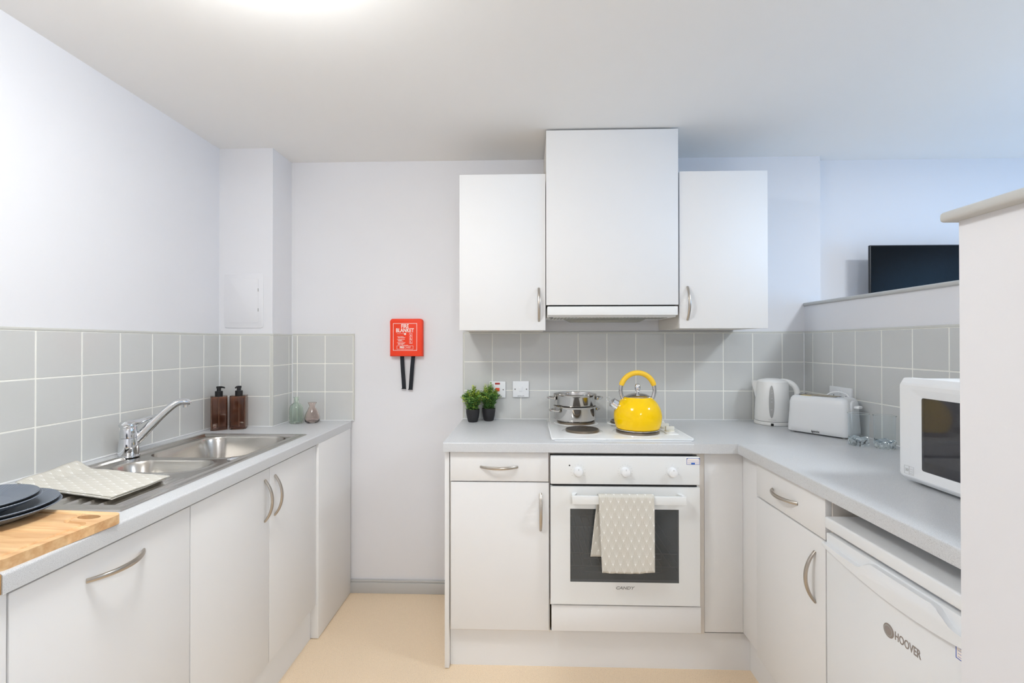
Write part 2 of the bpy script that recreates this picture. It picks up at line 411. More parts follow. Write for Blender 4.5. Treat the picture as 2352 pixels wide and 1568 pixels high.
# --- tiles: every tile is its own piece, set proud of a grout bed
TP, TG = .1525, .0046
TILE = {}
def tile_mesh(wd, ht):
    k = (round(wd, 4), round(ht, 4))
    if k not in TILE:
        b = box(-wd/2, wd/2, -ht/2, ht/2, -.006, 0, .0008, 1)
        me = bpy.data.meshes.new('tile'); b.to_mesh(me); b.free(); me.materials.append(MATS['tile_glaze'])
        me.shade_smooth(); me.set_sharp_from_angle(angle=math.radians(32)); TILE[k] = me
    return TILE[k]
def tiling(wall, F, us, vs):
    """us, vs: joint positions along the wall and upwards; F: X along, Y up, Z out of the wall"""
    obj('grout', box(us[0], us[-1], vs[0], vs[-1], -.0064, -.0010), 'grout', wall, F)
    for a, b in zip(us, us[1:]):
        for c, d in zip(vs, vs[1:]):
            wd, ht = b-a-TG, d-c-TG
            if wd < .006 or ht < .006: continue
            o = bpy.data.objects.new('tile', tile_mesh(wd, ht)); COL.objects.link(o); o.parent = wall
            o.matrix_basis = wm(wall).inverted() @ F @ Matrix.Translation(((a+b)/2, (c+d)/2, random.uniform(-.0002, .0002)))
def trim(wall, F, u0, u1, v0, v1):
    obj('tile_trim', box(u0, u1, v0, v1, -.006, .0012, .0018, 3), 'tile_edge_trim', wall, F)
Z1 = 1.240; ZT = Z1+TP
rows = [WB+.0005, Z1-TP, Z1, ZT]
FB = face_back(0, 0, 0)
tiling(wall_back, FB, [-.151]+[i*TP for i in range(11)]+[XR-.001], rows)
trim(wall_back, FB, -.158, XR-.001, ZT, ZT+.009); trim(wall_back, FB, -.158, -.151, WB, ZT)
zb = -.0100; rowsB = [WL+.0005, Z1+zb-TP, Z1+zb, ZT+zb]
tiling(wall_back, FB, [PX+.001, -1.0583, -.9058, -.7533], rowsB)
trim(wall_back, FB, PX+.001, -.7455, ZT+zb, ZT+zb+.009); trim(wall_back, FB, -.7533, -.7455, WL, ZT+zb)
zl = -.0134; rowsL = [WL+.0005, Z1+zl-TP, Z1+zl, ZT+zl]
FLW = face_left(XL, 0, 0)
tiling(wall_left, FLW, [-1.6751]+[-1.0651+TP*i for i in range(-3, 6)]+[PY-.001], rowsL)
trim(wall_left, FLW, -1.6751, PY-.001, ZT+zl, ZT+zl+.009)
tiling(wall_pier, face_back(0, PY, 0), [XL+.001, -1.2535, -1.101], rowsL)
trim(wall_pier, face_back(0, PY, 0), XL+.001, PX, ZT+zl, ZT+zl+.009); trim(wall_pier, face_back(0, PY, 0), -1.101, PX, WL, ZT+zl)
FPS = face_left(PX, 0, 0)
tiling(wall_pier, FPS, [PY+.001, -.0330, -.001], rowsL); trim(wall_pier, FPS, PY, -.001, ZT+zl, ZT+zl+.009)
FRW = face_right(XR, 0, 0)
tiling(wall_half, FRW, [.001, .071]+[.071+TP*i for i in range(1, 11)]+[1.709], rows)
trim(wall_half, FRW, .001, 1.709, ZT, ZT+.009)

# pale sealant in the inner tile corners
obj('corner_joint', box(XR-.0045, XR, -.0045, .001, WB, ZT+.004, .0015), 'sealant', wall_back)
obj('corner_joint', box(PX, PX+.0045, -.0045, .001, WL, ZT+zl+.004, .0015), 'sealant', wall_back)
obj('corner_joint', box(XL, XL+.0045, PY-.0045, PY+.001, WL, ZT+zl+.004, .0015), 'sealant', wall_pier)

# access hatch on the pier
t = thing('access_hatch', 'flush white plastic access hatch high on the corner pier', 'hatch', (-1.239, PY+.006, 1.417))
obj('hatch_frame', prism(rrect(-.1, .1, 0, .274, .012), 0, .004, .0015), 'wall_paint', t, face_back(-1.239, PY+.006, 1.417))
obj('hatch_door', prism(rrect(-.075, .075, .026, .248, .006), .0035, .0055, .0012), 'wall_paint', t, face_back(-1.239, PY+.006, 1.417))
for dz in (.09, .19): obj('hinge', box(.0735, .0765, dz-.008, dz+.008, .003, .0065), 'plastic_grey', t, face_back(-1.239, PY+.006, 1.417))

# ------------------------------------------------------------------ left run
SY0, SY1, SX0, SX1 = -1.362, -.385, -1.305, -.818       # sink outline
XF = -.760                                              # worktop front
WE = -1.671                                             # sawn near end of the worktop
t = thing('worktop', 'pale grey speckled worktop holding the steel sink, raw brown sawn end', 'worktop', (-1.06, -.85, WL-.038))
bm = bmesh.new()
hx0, hx1, hy0, hy1 = SX0+.02, SX1-.02, SY0+.02, SY1-.02
abox(bm, XL, hx0, WE, -.001, WL-.038, WL); bmb = bmesh.new()
abox(bm, hx0, hx1, hy1, -.001, WL-.038, WL); abox(bm, hx0, hx1, WE, hy0, WL-.038, WL)
abox(bm, hx1, XF, WE, -.001, WL-.038, WL)
es = [e for e in bm.edges if all(abs(v.co.x-XF) < 1e-5 and abs(v.co.z-WL) < 1e-5 for v in e.verts)]
bmesh.ops.bevel(bm, geom=es, offset=.006, segments=4, affect='EDGES', profile=.5); bmb.free()
# keep clear of the pier
obj('slab', bm, 'laminate_stone', t)
obj('cut_end', box(XL+.002, XF-.002, WE-.0025, WE-.0002, WL-.0375, WL-.001, .002), 'chipboard', t)
bm = bmesh.new(); abox(bm, XL, XL+.006, WE, PY-.001, WL, WL+.006, .002); abox(bm, XL, PX, PY-.005, PY, WL, WL+.004, .0015)
abox(bm, PX, PX+.005, PY, 0, WL, WL+.004, .0015); abox(bm, PX, -.7455, -.005, 0, WL, WL+.004, .0015)
obj('sealant_bead', bm, 'sealant', t)

XD = -.772                                              # door face of the left run
def cabinet(name, label, loc, group='base cabinets'):
    return thing(name, label, 'cabinet', loc, 0, group)
def front(parent, name, F, x0, x1, y0, y1, th=.018, mat='white_laminate'):
    return obj(name, box(x0, x1, y0, y1, -th, 0, .0012, 2), mat, parent, F)
# end panel, wide front, sink unit with two doors, blind corner panel, plinth
tag(obj('end_panel', box(XL, XD, -1.6715, -1.6545, 0, WL-.0385, .0008), 'white_laminate'), 'white end panel under the sawn end of the sink worktop', 'panel')
t = cabinet('base_cabinet', 'white unit with a single wide front and level bow handle beside the sink doors', (-1.06, -1.42, 0))
obj('carcass', box(XL, XD-.019, -1.653, -1.189, .152, WL-.0385), 'white_carcass', t)
FL = face_left(XD, 0, 0)
d = front(t, 'door', FL, -1.650, -1.1895, .156, WL-.0465)
bow_handle(d, face_left(XD, -1.424, .822))
t = cabinet('base_cabinet', 'white sink cabinet with a pair of doors and upright bow handles', (-1.06, -.78, 0))
bm = bmesh.new()
abox(bm, XL, XD-.019, -1.187, -1.169, .152, WL-.0385); abox(bm, XL, XD-.019, -.418, -.4000, .152, WL-.0385); abox(bm, XL, XD-.019, -1.169, -.418, .152, .170)
obj('carcass', bm, 'white_carcass', t)
d = front(t, 'door', FL, -1.1855, -.7825, .156, WL-.0465); bow_handle(d, face_left(XD, -.812, .764), vertical=True)
d = front(t, 'door', FL, -.7795, -.4010, .156, WL-.0465); bow_handle(d, face_left(XD, -.745, .764), vertical=True)
bm = box(-.801, -.7605, -.398, -.0115, .003, WL-.0385, .0008)
tag(obj('corner_panel', bm, 'white_laminate'), 'white full-height filler panel between the sink doors and the back wall', 'panel')
tag(obj('plinth', box(-.813, -.797, -1.653, -.399, 0, .150), 'white_laminate'), 'white plinth board under the sink cabinets', 'plinth')

# --- sink: one pressed steel sheet
def rr_sd(x, y, x0, x1, y0, y1, r):
    cx, cy = (x0+x1)/2, (y0+y1)/2; qx = abs(x-cx)-((x1-x0)/2-r); qy = abs(y-cy)-((y1-y0)/2-r)
    return math.hypot(max(qx, 0), max(qy, 0))+min(max(qx, qy), 0)-r
def sm(t): t = min(1, max(0, t)); return t*t*(3-2*t)
def sink_h(x, y):
    d = rr_sd(x, y, SX0, SX1, SY0, SY1, .012)
    h = .0005+.0025*sm(-d/.004)
    h += .0035*math.exp(-((-d-.030)/.0055)**2)*sm((y-SY0-.02)/.02)      # raised bead
    h -= .0055*sm((-d-.034)/.012)                                       # tray inside the bead
    d = rr_sd(x, y, -1.228, -.868, -.815, -.435, .075)                  # main bowl
    h += .002*math.exp(-((d-.006)/.006)**2)-.150*(sm((-d+.004)/.040)**.8) - .006*sm((-d-.06)/.1)
    d = rr_sd(x, y, -1.205, -.905, -1.010, -.858, .070)                 # half bowl
    h += .002*math.exp(-((d-.006)/.006)**2)-.085*(sm((-d+.004)/.040)**.8) - .004*sm((-d-.03)/.05)
    if -1.34 < y < -1.02:                                               # drainer ridges
        for k in range(9):
            xk = -1.235+k*.045
            if abs(x-xk) < .02:
                e = sm((y+1.325)/.02)*sm((-1.045-abs(k-4)*.004-y)/.02)
                h += .0035*e*math.exp(-((x-xk)/.007)**2)
    return h
t = thing('kitchen_sink', 'stainless steel one and a half bowl sink with ribbed drainer', 'sink', (-1.06, -.87, WL))
bm = bmesh.new(); NX, NY = 170, 326; grid = []
for j in range(NY+1):
    y = SY0+(SY1-SY0)*j/NY
    grid.append([bm.verts.new((x, y, WL+sink_h(x, y))) for x in (SX0+(SX1-SX0)*i/NX for i in range(NX+1))])
for j in range(NY):
    for i in range(NX): bm.faces.new((grid[j][i], grid[j][i+1], grid[j+1][i+1], grid[j+1][i]))
obj('basin', bm, 'sink_steel', t, sharp=80)
obj('tap_hole_cap', lathe([(0, .007), (.012, .0065), (.019, .004), (.021, 0)], 32), 'chrome', t, Matrix.Translation((-.873, -.836, WL-.0005)))
for cx, cy, dz in ((-1.048, -.625, -.156), (-1.055, -.934, -.091)):
    z = sink_h(cx, cy)
    obj('strainer', lathe([(0, .002), (.012, .003), (.014, .001), (.030, .002), (.036, .004), (.040, .0005)], 32), 'chrome', t, Matrix.Translation((cx, cy, WL+z)))
    obj('strainer_hole', lathe([(0, .0035), (.010, .0035), (.010, .0025)], 20), 'black_gap', t, Matrix.Translation((cx, cy, WL+z)))

# --- mixer tap
TX, TY = -1.280, -.815
t = thing('mixer_tap', 'chrome single lever mixer tap with raised swivel spout', 'tap', (TX, TY, WL))
tz = WL+.001
obj('base_ring', lathe([(0, 0), (.0345, 0), (.0345, .004), (.032, .006), (0, .006)]), 'chrome', t, Matrix.Translation((TX, TY, tz)))
obj('body', lathe([(0, .005), (.0300, .005), (.0312, .02), (.0295, .05), (.0262, .0685), (0, .0685)]), 'chrome', t, Matrix.Translation((TX, TY, tz)))
obj('cartridge_cover', lathe([(0, .0695), (.0266, .0695), (.0258, .09), (.0242, .106), (.0225, .109), (0, .109)]), 'chrome', t, Matrix.Translation((TX, TY, tz)))
sd = Vector((.107, .150, 0)).normalized()
A = Vector((TX, TY, tz+.035)); B = Vector((-1.178, -.668, WL+.205))
pts = []; rad = []
for i in range(17):
    s = i/16; p = A.lerp(B, s); p.z = A.z+(B.z-A.z)*(s*1.0+.10*math.sin(PI*s)*s)
    if s > .75: p.z -= .022*((s-.75)/.25)**2
    pts.append(p); rad.append(.0195-.0055*sm(s*1.6))
e = pts[-1]; pts += [e+sd*.007+Vector((0, 0, -.002)), e+sd*.013+Vector((0, 0, -.006)), e+sd*.016+Vector((0, 0, -.010))]; rad += [.0135, .0115, .006]
obj('spout', tube(pts, rad, 18), 'chrome', t)
obj('aerator', lathe([(0, 0), (.009, 0), (.0095, .010), (0, .010)], 20), 'chrome', t, Matrix.Translation(tuple(pts[-4]+Vector((0, 0, -.021)))))
# lever: cap on the cartridge running out into a thin paddle
ld = Vector((.045, .150, 0)).normalized(); lt = Vector((0, 0, 1))
lv = []; ra = []
for s, hz, r in ((-.026, .117, .013), (-.015, .121, .0230), (.0, .122, .0245), (.020, .1235, .0225), (.044, .128, .0160), (.07, .133, .0122), (.10, .138, .0112), (.120, .1405, .0098), (.129, .1412, .005)):
    lv.append(Vector((TX, TY, tz+hz-.003))+ld*s); ra.append(r)
lev = tube(lv, ra, 18, flat=.62)
obj('lever', lev, 'chrome', t)
obj('lever_collar', lathe([(0, .107), (.0245, .107), (.0247, .118), (.022, .123), (0, .124)]), 'chrome', t, Matrix.Translation((TX, TY, tz)))

# --- amber pump dispensers
def dispenser(label, x, y, rz, nozzle):
    t = thing('soap_dispenser', label, 'bottle', (x, y, WL), rz, 'amber soap dispensers')
    F = wm(t); h = .0345
    bm = prism(rrect(-h, h, -h, h, .009, 5), 0, .163, .007, 3)
    inner = prism(rrect(-h+.003, h-.003, -h+.003, h-.003, .007, 5), .005, .160, .006, 3)      # hollow: inner skin faces inwards
    bmesh.ops.reverse_faces(inner, faces=inner.faces[:]); tmp = bpy.data.meshes.new('tmp'); inner.to_mesh(tmp); inner.free(); bm.from_mesh(tmp); bpy.data.meshes.remove(tmp)
    obj('bottle_body', bm, 'amber', t, F, sharp=50)
    obj('collar', lathe([(0, .161), (.013, .161), (.0165, .163), (.0168, .184), (.0155, .186), (0, .186)], 28), 'black_plastic', t, F)
    p = obj('pump_head', lathe([(0, .185), (.0095, .185), (.009, .198), (.011, .199), (.0115, .2065), (.0095, .2085), (0, .209)], 28), 'black_plastic', t, F)
    obj('nozzle', tube([(0, 0, .2045), (.012*math.cos(nozzle), .012*math.sin(nozzle), .2048), (.024*math.cos(nozzle), .024*math.sin(nozzle), .203), (.028*math.cos(nozzle), .028*math.sin(nozzle), .2)], [.005, .0045, .0038, .003], 10), 'black_plastic', p, F)
    obj('dip_tube', tube([(0, 0, .01), (0, 0, .16)], .0028, 8), 'plastic_grey', t, F)
dispenser('amber pump soap bottle in the tiled corner, spout pointing right', -1.309, -.270, math.radians(36), math.radians(-32))
dispenser('amber pump soap bottle standing nearer the pier edge', -1.229, -.240, math.radians(20), math.radians(-110))
# --- little glass vases
t = thing('bottle_vase', 'small pale green glass bottle vase beside the pier', 'vase', (-1.020, -.085, WL), 0, 'glass vases')
obj('glass', lathe([(0, .004), (.024, .002), (.031, 0), (.034, .004), (.0345, .03), (.0345, .075), (.031, .092), (.018, .103), (.0115, .108), (.011, .130), (.0155, .133), (.0155, .137),
     (.0095, .137), (.0093, .108), (.016, .101), (.028, .090), (.0322, .074), (.0322, .010), (.025, .009), (0, .016)], 40), 'glass_green', t, wm(t), sharp=60)
t = thing('flask_vase', 'small pink glass flask vase with flared lip', 'vase', (-.944, -.068, WL), 0, 'glass vases')
obj('glass', lathe([(0, .003), (.020, .001), (.028, 0), (.036, .010), (.0385, .026), (.034, .046), (.022, .072), (.0145, .086), (.0150, .093), (.022, .106), (.0205, .107),
     (.0128, .093), (.0122, .086), (.0195, .071), (.0318, .045), (.0362, .026), (.034, .014), (.027, .008), (0, .011)], 40), 'glass_pink', t, wm(t), sharp=60)

# --- chopping board with juice groove and oval grip hole
BA = math.radians(-4)
t = thing('chopping_board', 'pale wooden chopping board with a grip hole under dark plates', 'chopping board', (-.945, -1.537, WL), BA)
F = wm(t); bm = bmesh.new(); bx, by = .182, .126
outer = rrect(-bx, bx, -by, by, .022, 6); hole = [(.128+.026*math.cos(a), .092+.013*math.sin(a)) for a in (2*PI*i/24 for i in range(24))]
def ring_verts(pts, z): return [bm.verts.new((x, y, z)) for x, y in pts]
gc = [(-.165, -.108), (.150, -.108), (.160, -.098), (.160, .050), (.150, .058), (.108, .062), (.099, .070), (.096, .098), (.086, .108), (-.165, .108)]
def off(poly, d):
    out = []; n = len(poly)
    for i in range(n):
        p, q, r = Vector(poly[i-1]), Vector(poly[i]), Vector(poly[(i+1) % n])
        n1 = (q-p).normalized(); n2 = (r-q).normalized(); m = Vector((n1.y+n2.y, -n1.x-n2.x)).normalized()
        k = max(.6, m.dot(Vector((n1.y, -n1.x)))); out.append(tuple(q+m*d/k))
    return out
o1 = ring_verts(outer, .021); o0 = ring_verts(outer, 0); h1 = ring_verts(hole, .021); h0 = ring_verts(hole, 0)
ga = ring_verts(off(gc, .0055), .021); gm = ring_verts(gc, .0150); gb = ring_verts(off(gc, -.0055), .021)
for R0, R1 in ((o0, o1), (h1, h0), (ga, gm), (gm, gb)):
    n = len(R0)
    for i in range(n): bm.faces.new((R0[i], R0[(i+1) % n], R1[(i+1) % n], R1[i]))
def cap(*rings_):
    ed = []
    for R in rings_:
        for i in range(len(R)):
            a, b = R[i], R[(i+1) % len(R)]; ed.append(bm.edges.get((a, b)) or bm.edges.new((a, b)))
    bmesh.ops.triangle_fill(bm, use_beauty=True, edges=ed)
cap(o1, h1, ga); cap(gb); cap(o0, h0)
bmesh.ops.recalc_face_normals(bm, faces=bm.faces[:])
obj('board', bm, 'board_wood', t, F, sharp=25)

# --- plates
def plate(label, x, y, z, r, hgt, group):
    t = thing('plate', label, 'plate', (x, y, z), random.uniform(0, 6), group)
    p = [(0, .002), (r*.55, .0005), (r*.60, .0), (r*.64, .002), (r*.86, hgt*.55), (r*.98, hgt-.002), (r, hgt), (r*.985, hgt+.0015), (r*.84, hgt*.55+.0035), (r*.62, .006), (r*.5, .005), (0, .005)]
    o = obj('dish', lathe(p, 72), 'stoneware', t, wm(t))
    return t
plate('lowest large dark grey plate, on the chopping board', -1.035, -1.487, WL+.0212, .137, .024, 'dark grey plates')
plate('upper large dark grey plate, under the small plates', -1.037, -1.490, WL+.0305, .1365, .023, 'dark grey plates')
plate('lower small dark grey plate on the large plates', -1.040, -1.503, WL+.0445, .119, .022, 'dark grey plates')
plate('topmost small dark grey plate with ribbed surface', -1.042, -1.507, WL+.0535, .118, .020, 'dark grey plates')

# --- cloth helper: a grid with thickness and metric UVs
def cloth(name, parent, rowsP, uvs, thick, mat='towel_fabric', F=None):
    bm = bmesh.new(); uvl = bm.loops.layers.uv.new('UVMap')
    V = [[bm.verts.new(p) for p in r] for r in rowsP]
    idx = {v: uvs[j][i] for j, r in enumerate(V) for i, v in enumerate(r)}
    for j in range(len(V)-1):
        for i in range(len(V[0])-1):
            f = bm.faces.new((V[j][i], V[j][i+1], V[j+1][i+1], V[j+1][i]))
            for l in f.loops: l[uvl].uv = idx[l.vert]
    o = obj(name, bm, mat, parent, F, sharp=80)
    so = o.modifiers.new('thickness', 'SOLIDIFY'); so.thickness = thick; so.offset = -1
    return o
# folded tea towel on the drainer
t = thing('tea_towel', 'folded beige tea towel with white fan print lying on the drainer', 'towel', (-1.09, -1.17, WL+.003))
def towel_layer(corners, z, lift):
    A, B, C, D = [Vector(c) for c in corners]; N = 40; rows_, uvs_ = [], []
    for j in range(N+1):
        r, u = [], []
        for i in range(N+1):
            s, q = i/N, j/N
            p = A*(1-s)*(1-q)+B*s*(1-q)+C*s*q+D*(1-s)*q
            hz = z+.0018*math.sin(9*s+3*q)*math.sin(5*q+1.3*s)+lift*sm((q-.80)/.2)*(.35+.65*s)
            hz += .002*noise.noise(Vector((s*4, q*4, z*50)))
            r.append((p.x, p.y, hz)); u.append((s*.20, q*.36))
        rows_.append(r); uvs_.append(u)
    return rows_, uvs_
for nm, cs, z, lf in (('towel_bottom_fold', ((-.902, -1.296, 0), (-.908, -1.110, 0), (-1.275, -1.020, 0), (-1.272, -1.20, 0)), WL+.0068, .010),
                      ('towel_middle_fold', ((-.906, -1.299, 0), (-.906, -1.106, 0), (-1.276, -1.014, 0), (-1.270, -1.20, 0)), WL+.0100, .016),
                      ('towel_top_fold', ((-.903, -1.294, 0), (-.900, -1.100, 0), (-1.285, -1.010, 0), (-1.276, -1.198, 0)), WL+.0132, .022)):
    r_, u_ = towel_layer(cs, z, lf); cloth(nm, t, r_, u_, .0018)

# ------------------------------------------------------------------ back and right run
YF, XG = -.596, 1.027
t = thing('worktop', 'pale grey speckled corner worktop carrying the hob and the microwave', 'worktop', (.7, -.3, WB-.038))
bm = bmesh.new()
hb = (.306, .854, -.529, -.065)     # hob cut-out
abox(bm, -.157, hb[0], YF, -.001, WB-.038, WB); abox(bm, hb[1], XR-.0005, YF, -.001, WB-.038, WB)
abox(bm, hb[0], hb[1], YF, hb[2], WB-.038, WB); abox(bm, hb[0], hb[1], hb[3], -.001, WB-.038, WB)
abox(bm, XG, XR-.0005, -1.708, YF, WB-.038, WB)
es = [e for e in bm.edges if all(abs(v.co.z-WB) < 1e-5 for v in e.verts) and (all(abs(v.co.y-YF) < 1e-5 and v.co.x < XG+.0001 for v in e.verts) or all(abs(v.co.x-XG) < 1e-5 for v in e.verts))]
es = [e for e in es if e.calc_length() > .05]
bmesh.ops.bevel(bm, geom=es, offset=.005, segments=3, affect='EDGES', profile=.5)
obj('slab', bm, 'laminate_stone', t)
bm = bmesh.new(); abox(bm, -.157, XR, -.005, 0, WB, WB+.004, .0015); abox(bm, XR-.005, XR, -1.70, -.005, WB, WB+.004, .0015)
obj('sealant_bead', bm, 'sealant', t)

ZU = WB-.0385
tag(obj('end_panel', box(-.1545, -.1365, -.573, -.012, .004, ZU, .0008), 'white_laminate'), 'white end panel left of the drawer unit, reaching the floor', 'panel')
YD = -.578
FD = face_back(0, YD, 0)
t = cabinet('base_cabinet', 'white drawer and door unit left of the oven', (.07, -.3, 0))
obj('carcass', box(-.135, .2745, YD+.019, -.012, .155, ZU), 'white_carcass', t)
d = front(t, 'drawer_front', FD, -.1315, .272, .7735, ZU-.003); bow_handle(d, face_back(.070, YD, .832))
d = front(t, 'door', FD, -.1285, .2735, .1675, .7685); bow_handle(d, face_back(.240, YD, .650), vertical=True)
# oven housing: side strips, rail over the oven and the panel under it
t = cabinet('oven_housing', 'white oven housing with a blank panel under the oven', (.58, -.3, 0), 'base cabinets')
bm = bmesh.new(); abox(bm, .2755, .2775, -.57, -.012, .155, ZU); abox(bm, .8765, .906, -.560, -.012, .155, ZU); abox(bm, .2775, .8765, -.565, -.012, .268, .286); abox(bm, .2775, .8765, -.560, -.012, .8835, ZU)
obj('carcass', bm, 'white_carcass', t)
front(t, 'lower_panel', face_back(0, -.592, 0), .2835, .8805, .1765, .2795)
# corner posts
tag(obj('corner_panel', box(.9065, 1.0605, -.5625, -.545, .164, ZU, .0006), 'white_laminate'), 'white filler panel right of the oven in the inner corner', 'panel')
tag(obj('corner_panel', box(1.0610, 1.078, -.705, -.545, .164, ZU, .0006), 'white_laminate'), 'narrow white filler strip left of the small corner drawer', 'panel')
tag(obj('plinth', box(-.135, 1.0965, -.544, -.528, 0, .150), 'white_laminate'), 'white plinth board under the oven', 'plinth')
tag(obj('plinth', box(1.097, 1.113, -1.112, -.528, 0, .150), 'white_laminate'), 'white plinth board under the right hand drawer unit', 'plinth')
XD2 = 1.045; FR = face_right(XD2, 0, 0)
t = cabinet('base_cabinet', 'white drawer and door unit beside the fridge', (1.3, -.9, 0))
bm = bmesh.new(); abox(bm, XD2+.019, 1.62, -1.112, -.7055, .155, ZU)
obj('carcass', bm, 'white_carcass', t)
d = front(t, 'drawer_front', FR, .707, 1.1085, .7675, ZU-.006); bow_handle(d, face_right(XD2, -.896, .826))
d = front(t, 'door', FR, .707, 1.1085, .1665, .7625); bow_handle(d, face_right(XD2, -1.061, .639), vertical=True)

# --- built-in oven
OX0, OX1, OY = .279, .8745, -.600
t = thing('oven', 'white built-in electric oven with dark window and three dials', 'oven', (.577, -.3, .287))
bm = bmesh.new()
abox(bm, OX0+.012, OX0+.03, -.572, -.05, .29, .88); abox(bm, OX1-.03, OX1-.012, -.572, -.05, .29, .88)
abox(bm, OX0+.03, OX1-.03, -.572, -.05, .29, .335); abox(bm, OX0+.03, OX1-.03, -.572, -.05, .72, .88); abox(bm, OX0+.03, OX1-.03, -.09, -.05, .335, .72)
obj('cavity', bm, 'dark_interior', t)
obj('control_panel', box(OX0, OX1, OY, -.574, .7705, .8825, .003, 3), 'oven_white', t)
obj('shadow_gap', box(OX0+.008, OX1-.008, -.588, -.574, .759, .7725), 'black_gap', t)
bm = bmesh.new(); wx0, wx1, wz0, wz1 = .358, .791, .379, .672
dr = prism(rrect(OX0, OX1, .2885, .7605, .003, 2), 0, .024)
bmesh.ops.delete(dr, geom=dr.faces[:], context='FACES'); dr.free()
abox(bm, OX0, wx0, .2885, .7605, 0, .024); abox(bm, wx1, OX1, .2885, .7605, 0, .024); abox(bm, wx0, wx1, .2885, wz0, 0, .024); abox(bm, wx0, wx1, wz1, .7605, 0, .024)
FO = face_back(0, OY+.024, 0)
door = obj('door', bm, 'oven_white', t, FO)
obj('window', box(wx0+.0004, wx1-.0004, wz0+.0004, wz1-.0004, .0185, .0235), 'oven_glass', door, FO)
for zr in (.414, .468):
    bm = bmesh.new()
    tube([(wx0-.03, -.54, zr), (wx1+.03, -.54, zr)], .0025, 8, bm); tube([(wx0-.03, -.12, zr), (wx1+.03, -.12, zr)], .0025, 8, bm)
    tube([(.415, -.55, zr), (.415, -.55, zr-.018), (.735, -.55, zr-.018), (.735, -.55, zr)], .0022, 8, bm)
    for i in range(14): tube([(.345+.036*i, -.54, zr), (.345+.036*i, -.12, zr)], .0015, 6, bm)
    obj('rack', bm, 'rack_wire', t)
h = bmesh.new(); abox(h, .362, .806, -.6465, -.6335, .7055, .7375, .002)
for xa, sgn in ((.362, 1), (.806, -1)):
    pts = [(xa, -.6345), (xa, -.640), (xa+sgn*.006, -.640), (xa+sgn*.022, -.603), (xa+sgn*.022, -.5995), (xa+sgn*.002, -.5995)]
    prism(pts, .7065, .7365, bm=h)
obj('handle', h, 'oven_white', door)
for x in (.390, .578, .765):
    k = obj('dial', lathe([(0, .0225), (.0120, .0222), (.0155, .0205), (.0172, .0165), (.0188, .006), (.0195, .0), (0, 0)], 40), 'plastic_white', t, face_back(x, OY, .822))
    obj('dial_pointer', box(-.0007, .0007, .0085, .0150, .0205, .0226), 'print_grey', k, face_back(x, OY, .822))
bm = bmesh.new()
for x, n in ((.390, 11), (.578, 13), (.765, 5)):
    for i in range(n):
        a = math.radians(215-250*i/(n-1)) if n > 5 else math.radians(200-220*i/(n-1))
        cx, cz = x+.0285*math.cos(a), .822+.0285*math.sin(a)*1.0
        abox(bm, cx-.0022, cx+.0022, OY-.0003, OY+.0002, cz-.0006, cz+.0006)
obj('dial_marks', bm, 'dial_print', t)['kind'] = 'stuff'
obj('indicator_light', lathe([(0, .0015), (.0022, .001), (.003, 0)], 16), 'black_plastic', t, face_back(.3555, OY, .846))
st = obj('rating_sticker', box(.8215, .8745, OY-.0006, OY+.0001, .8525, .8790), 'print_white', t)
bm = ribbon((.8222, .8740, .8530, .8786), .0012, .0003); abox(bm, .8222, .8265, .8745, .8786, 0, .0003); abox(bm, .8697, .8740, .8745, .8786, 0, .0003)
abox(bm, .840, .855, .8535, .8600, 0, .0003); abox(bm, .8222, .8740, .8600, .8608, 0, .0003); abox(bm, .8222, .8740, .8675, .8681, 0, .0003)
obj('sticker_print', bm, 'print_blue', st, face_back(0, OY-.0006, 0))
text('logo', 'CANDY', .0165, 'print_grey', door, face_back(.575, OY-.0002, .3565), bold=.0004, sx=1.25, shear=.25)

# tea towel over the oven handle
t = thing('tea_towel', 'beige tea towel with white fan print hanging over the oven handle', 'towel', (.57, -.64, .445))
path = []
for i in range(27): path.append((-.6215-.004*(1-i/26), .492+(.7325-.492)*i/26, (1-i/26)))     # back layer, between handle and door
for i in range(1, 9):
    a = PI*i/9; path.append((-.6370+.0155*math.cos(a), .7325+.0105*math.sin(a), 0))
for i in range(33): path.append((-.6525-.004*math.sin(i/32*PI*.5), .7325-(.7325-.4455)*i/32, -i/32*.35))
L = [0]
for a, b in zip(path, path[1:]): L.append(L[-1]+math.hypot(b[0]-a[0], b[1]-a[1]))
rows_, uvs_ = [], []
for (y, z, k), l in zip(path, L):
    r, u = [], []
    for i in range(45):
        s = i/44; xl = .464; wd = .216
        if k > 0: x = xl-.028*k+s*(wd-.012)
        else: x = xl+.012*(-k/.35)*(1 if s < .3 else 1)*(1-s)+s*wd
        wv = (.0022*math.sin(s*11+l*5)+.0015*math.sin(s*23-l*9))*(min(1, abs(z-.735)/.12))
        zz = z-(.004*math.sin(PI*s)-.003*s if k < -.3 else 0)
        r.append((x, y-abs(wv) if k <= 0 else y+.5*wv, zz)); u.append((s*wd, -l))
    rows_.append(r); uvs_.append(u)
cloth('cloth', t, rows_, uvs_, .0016)

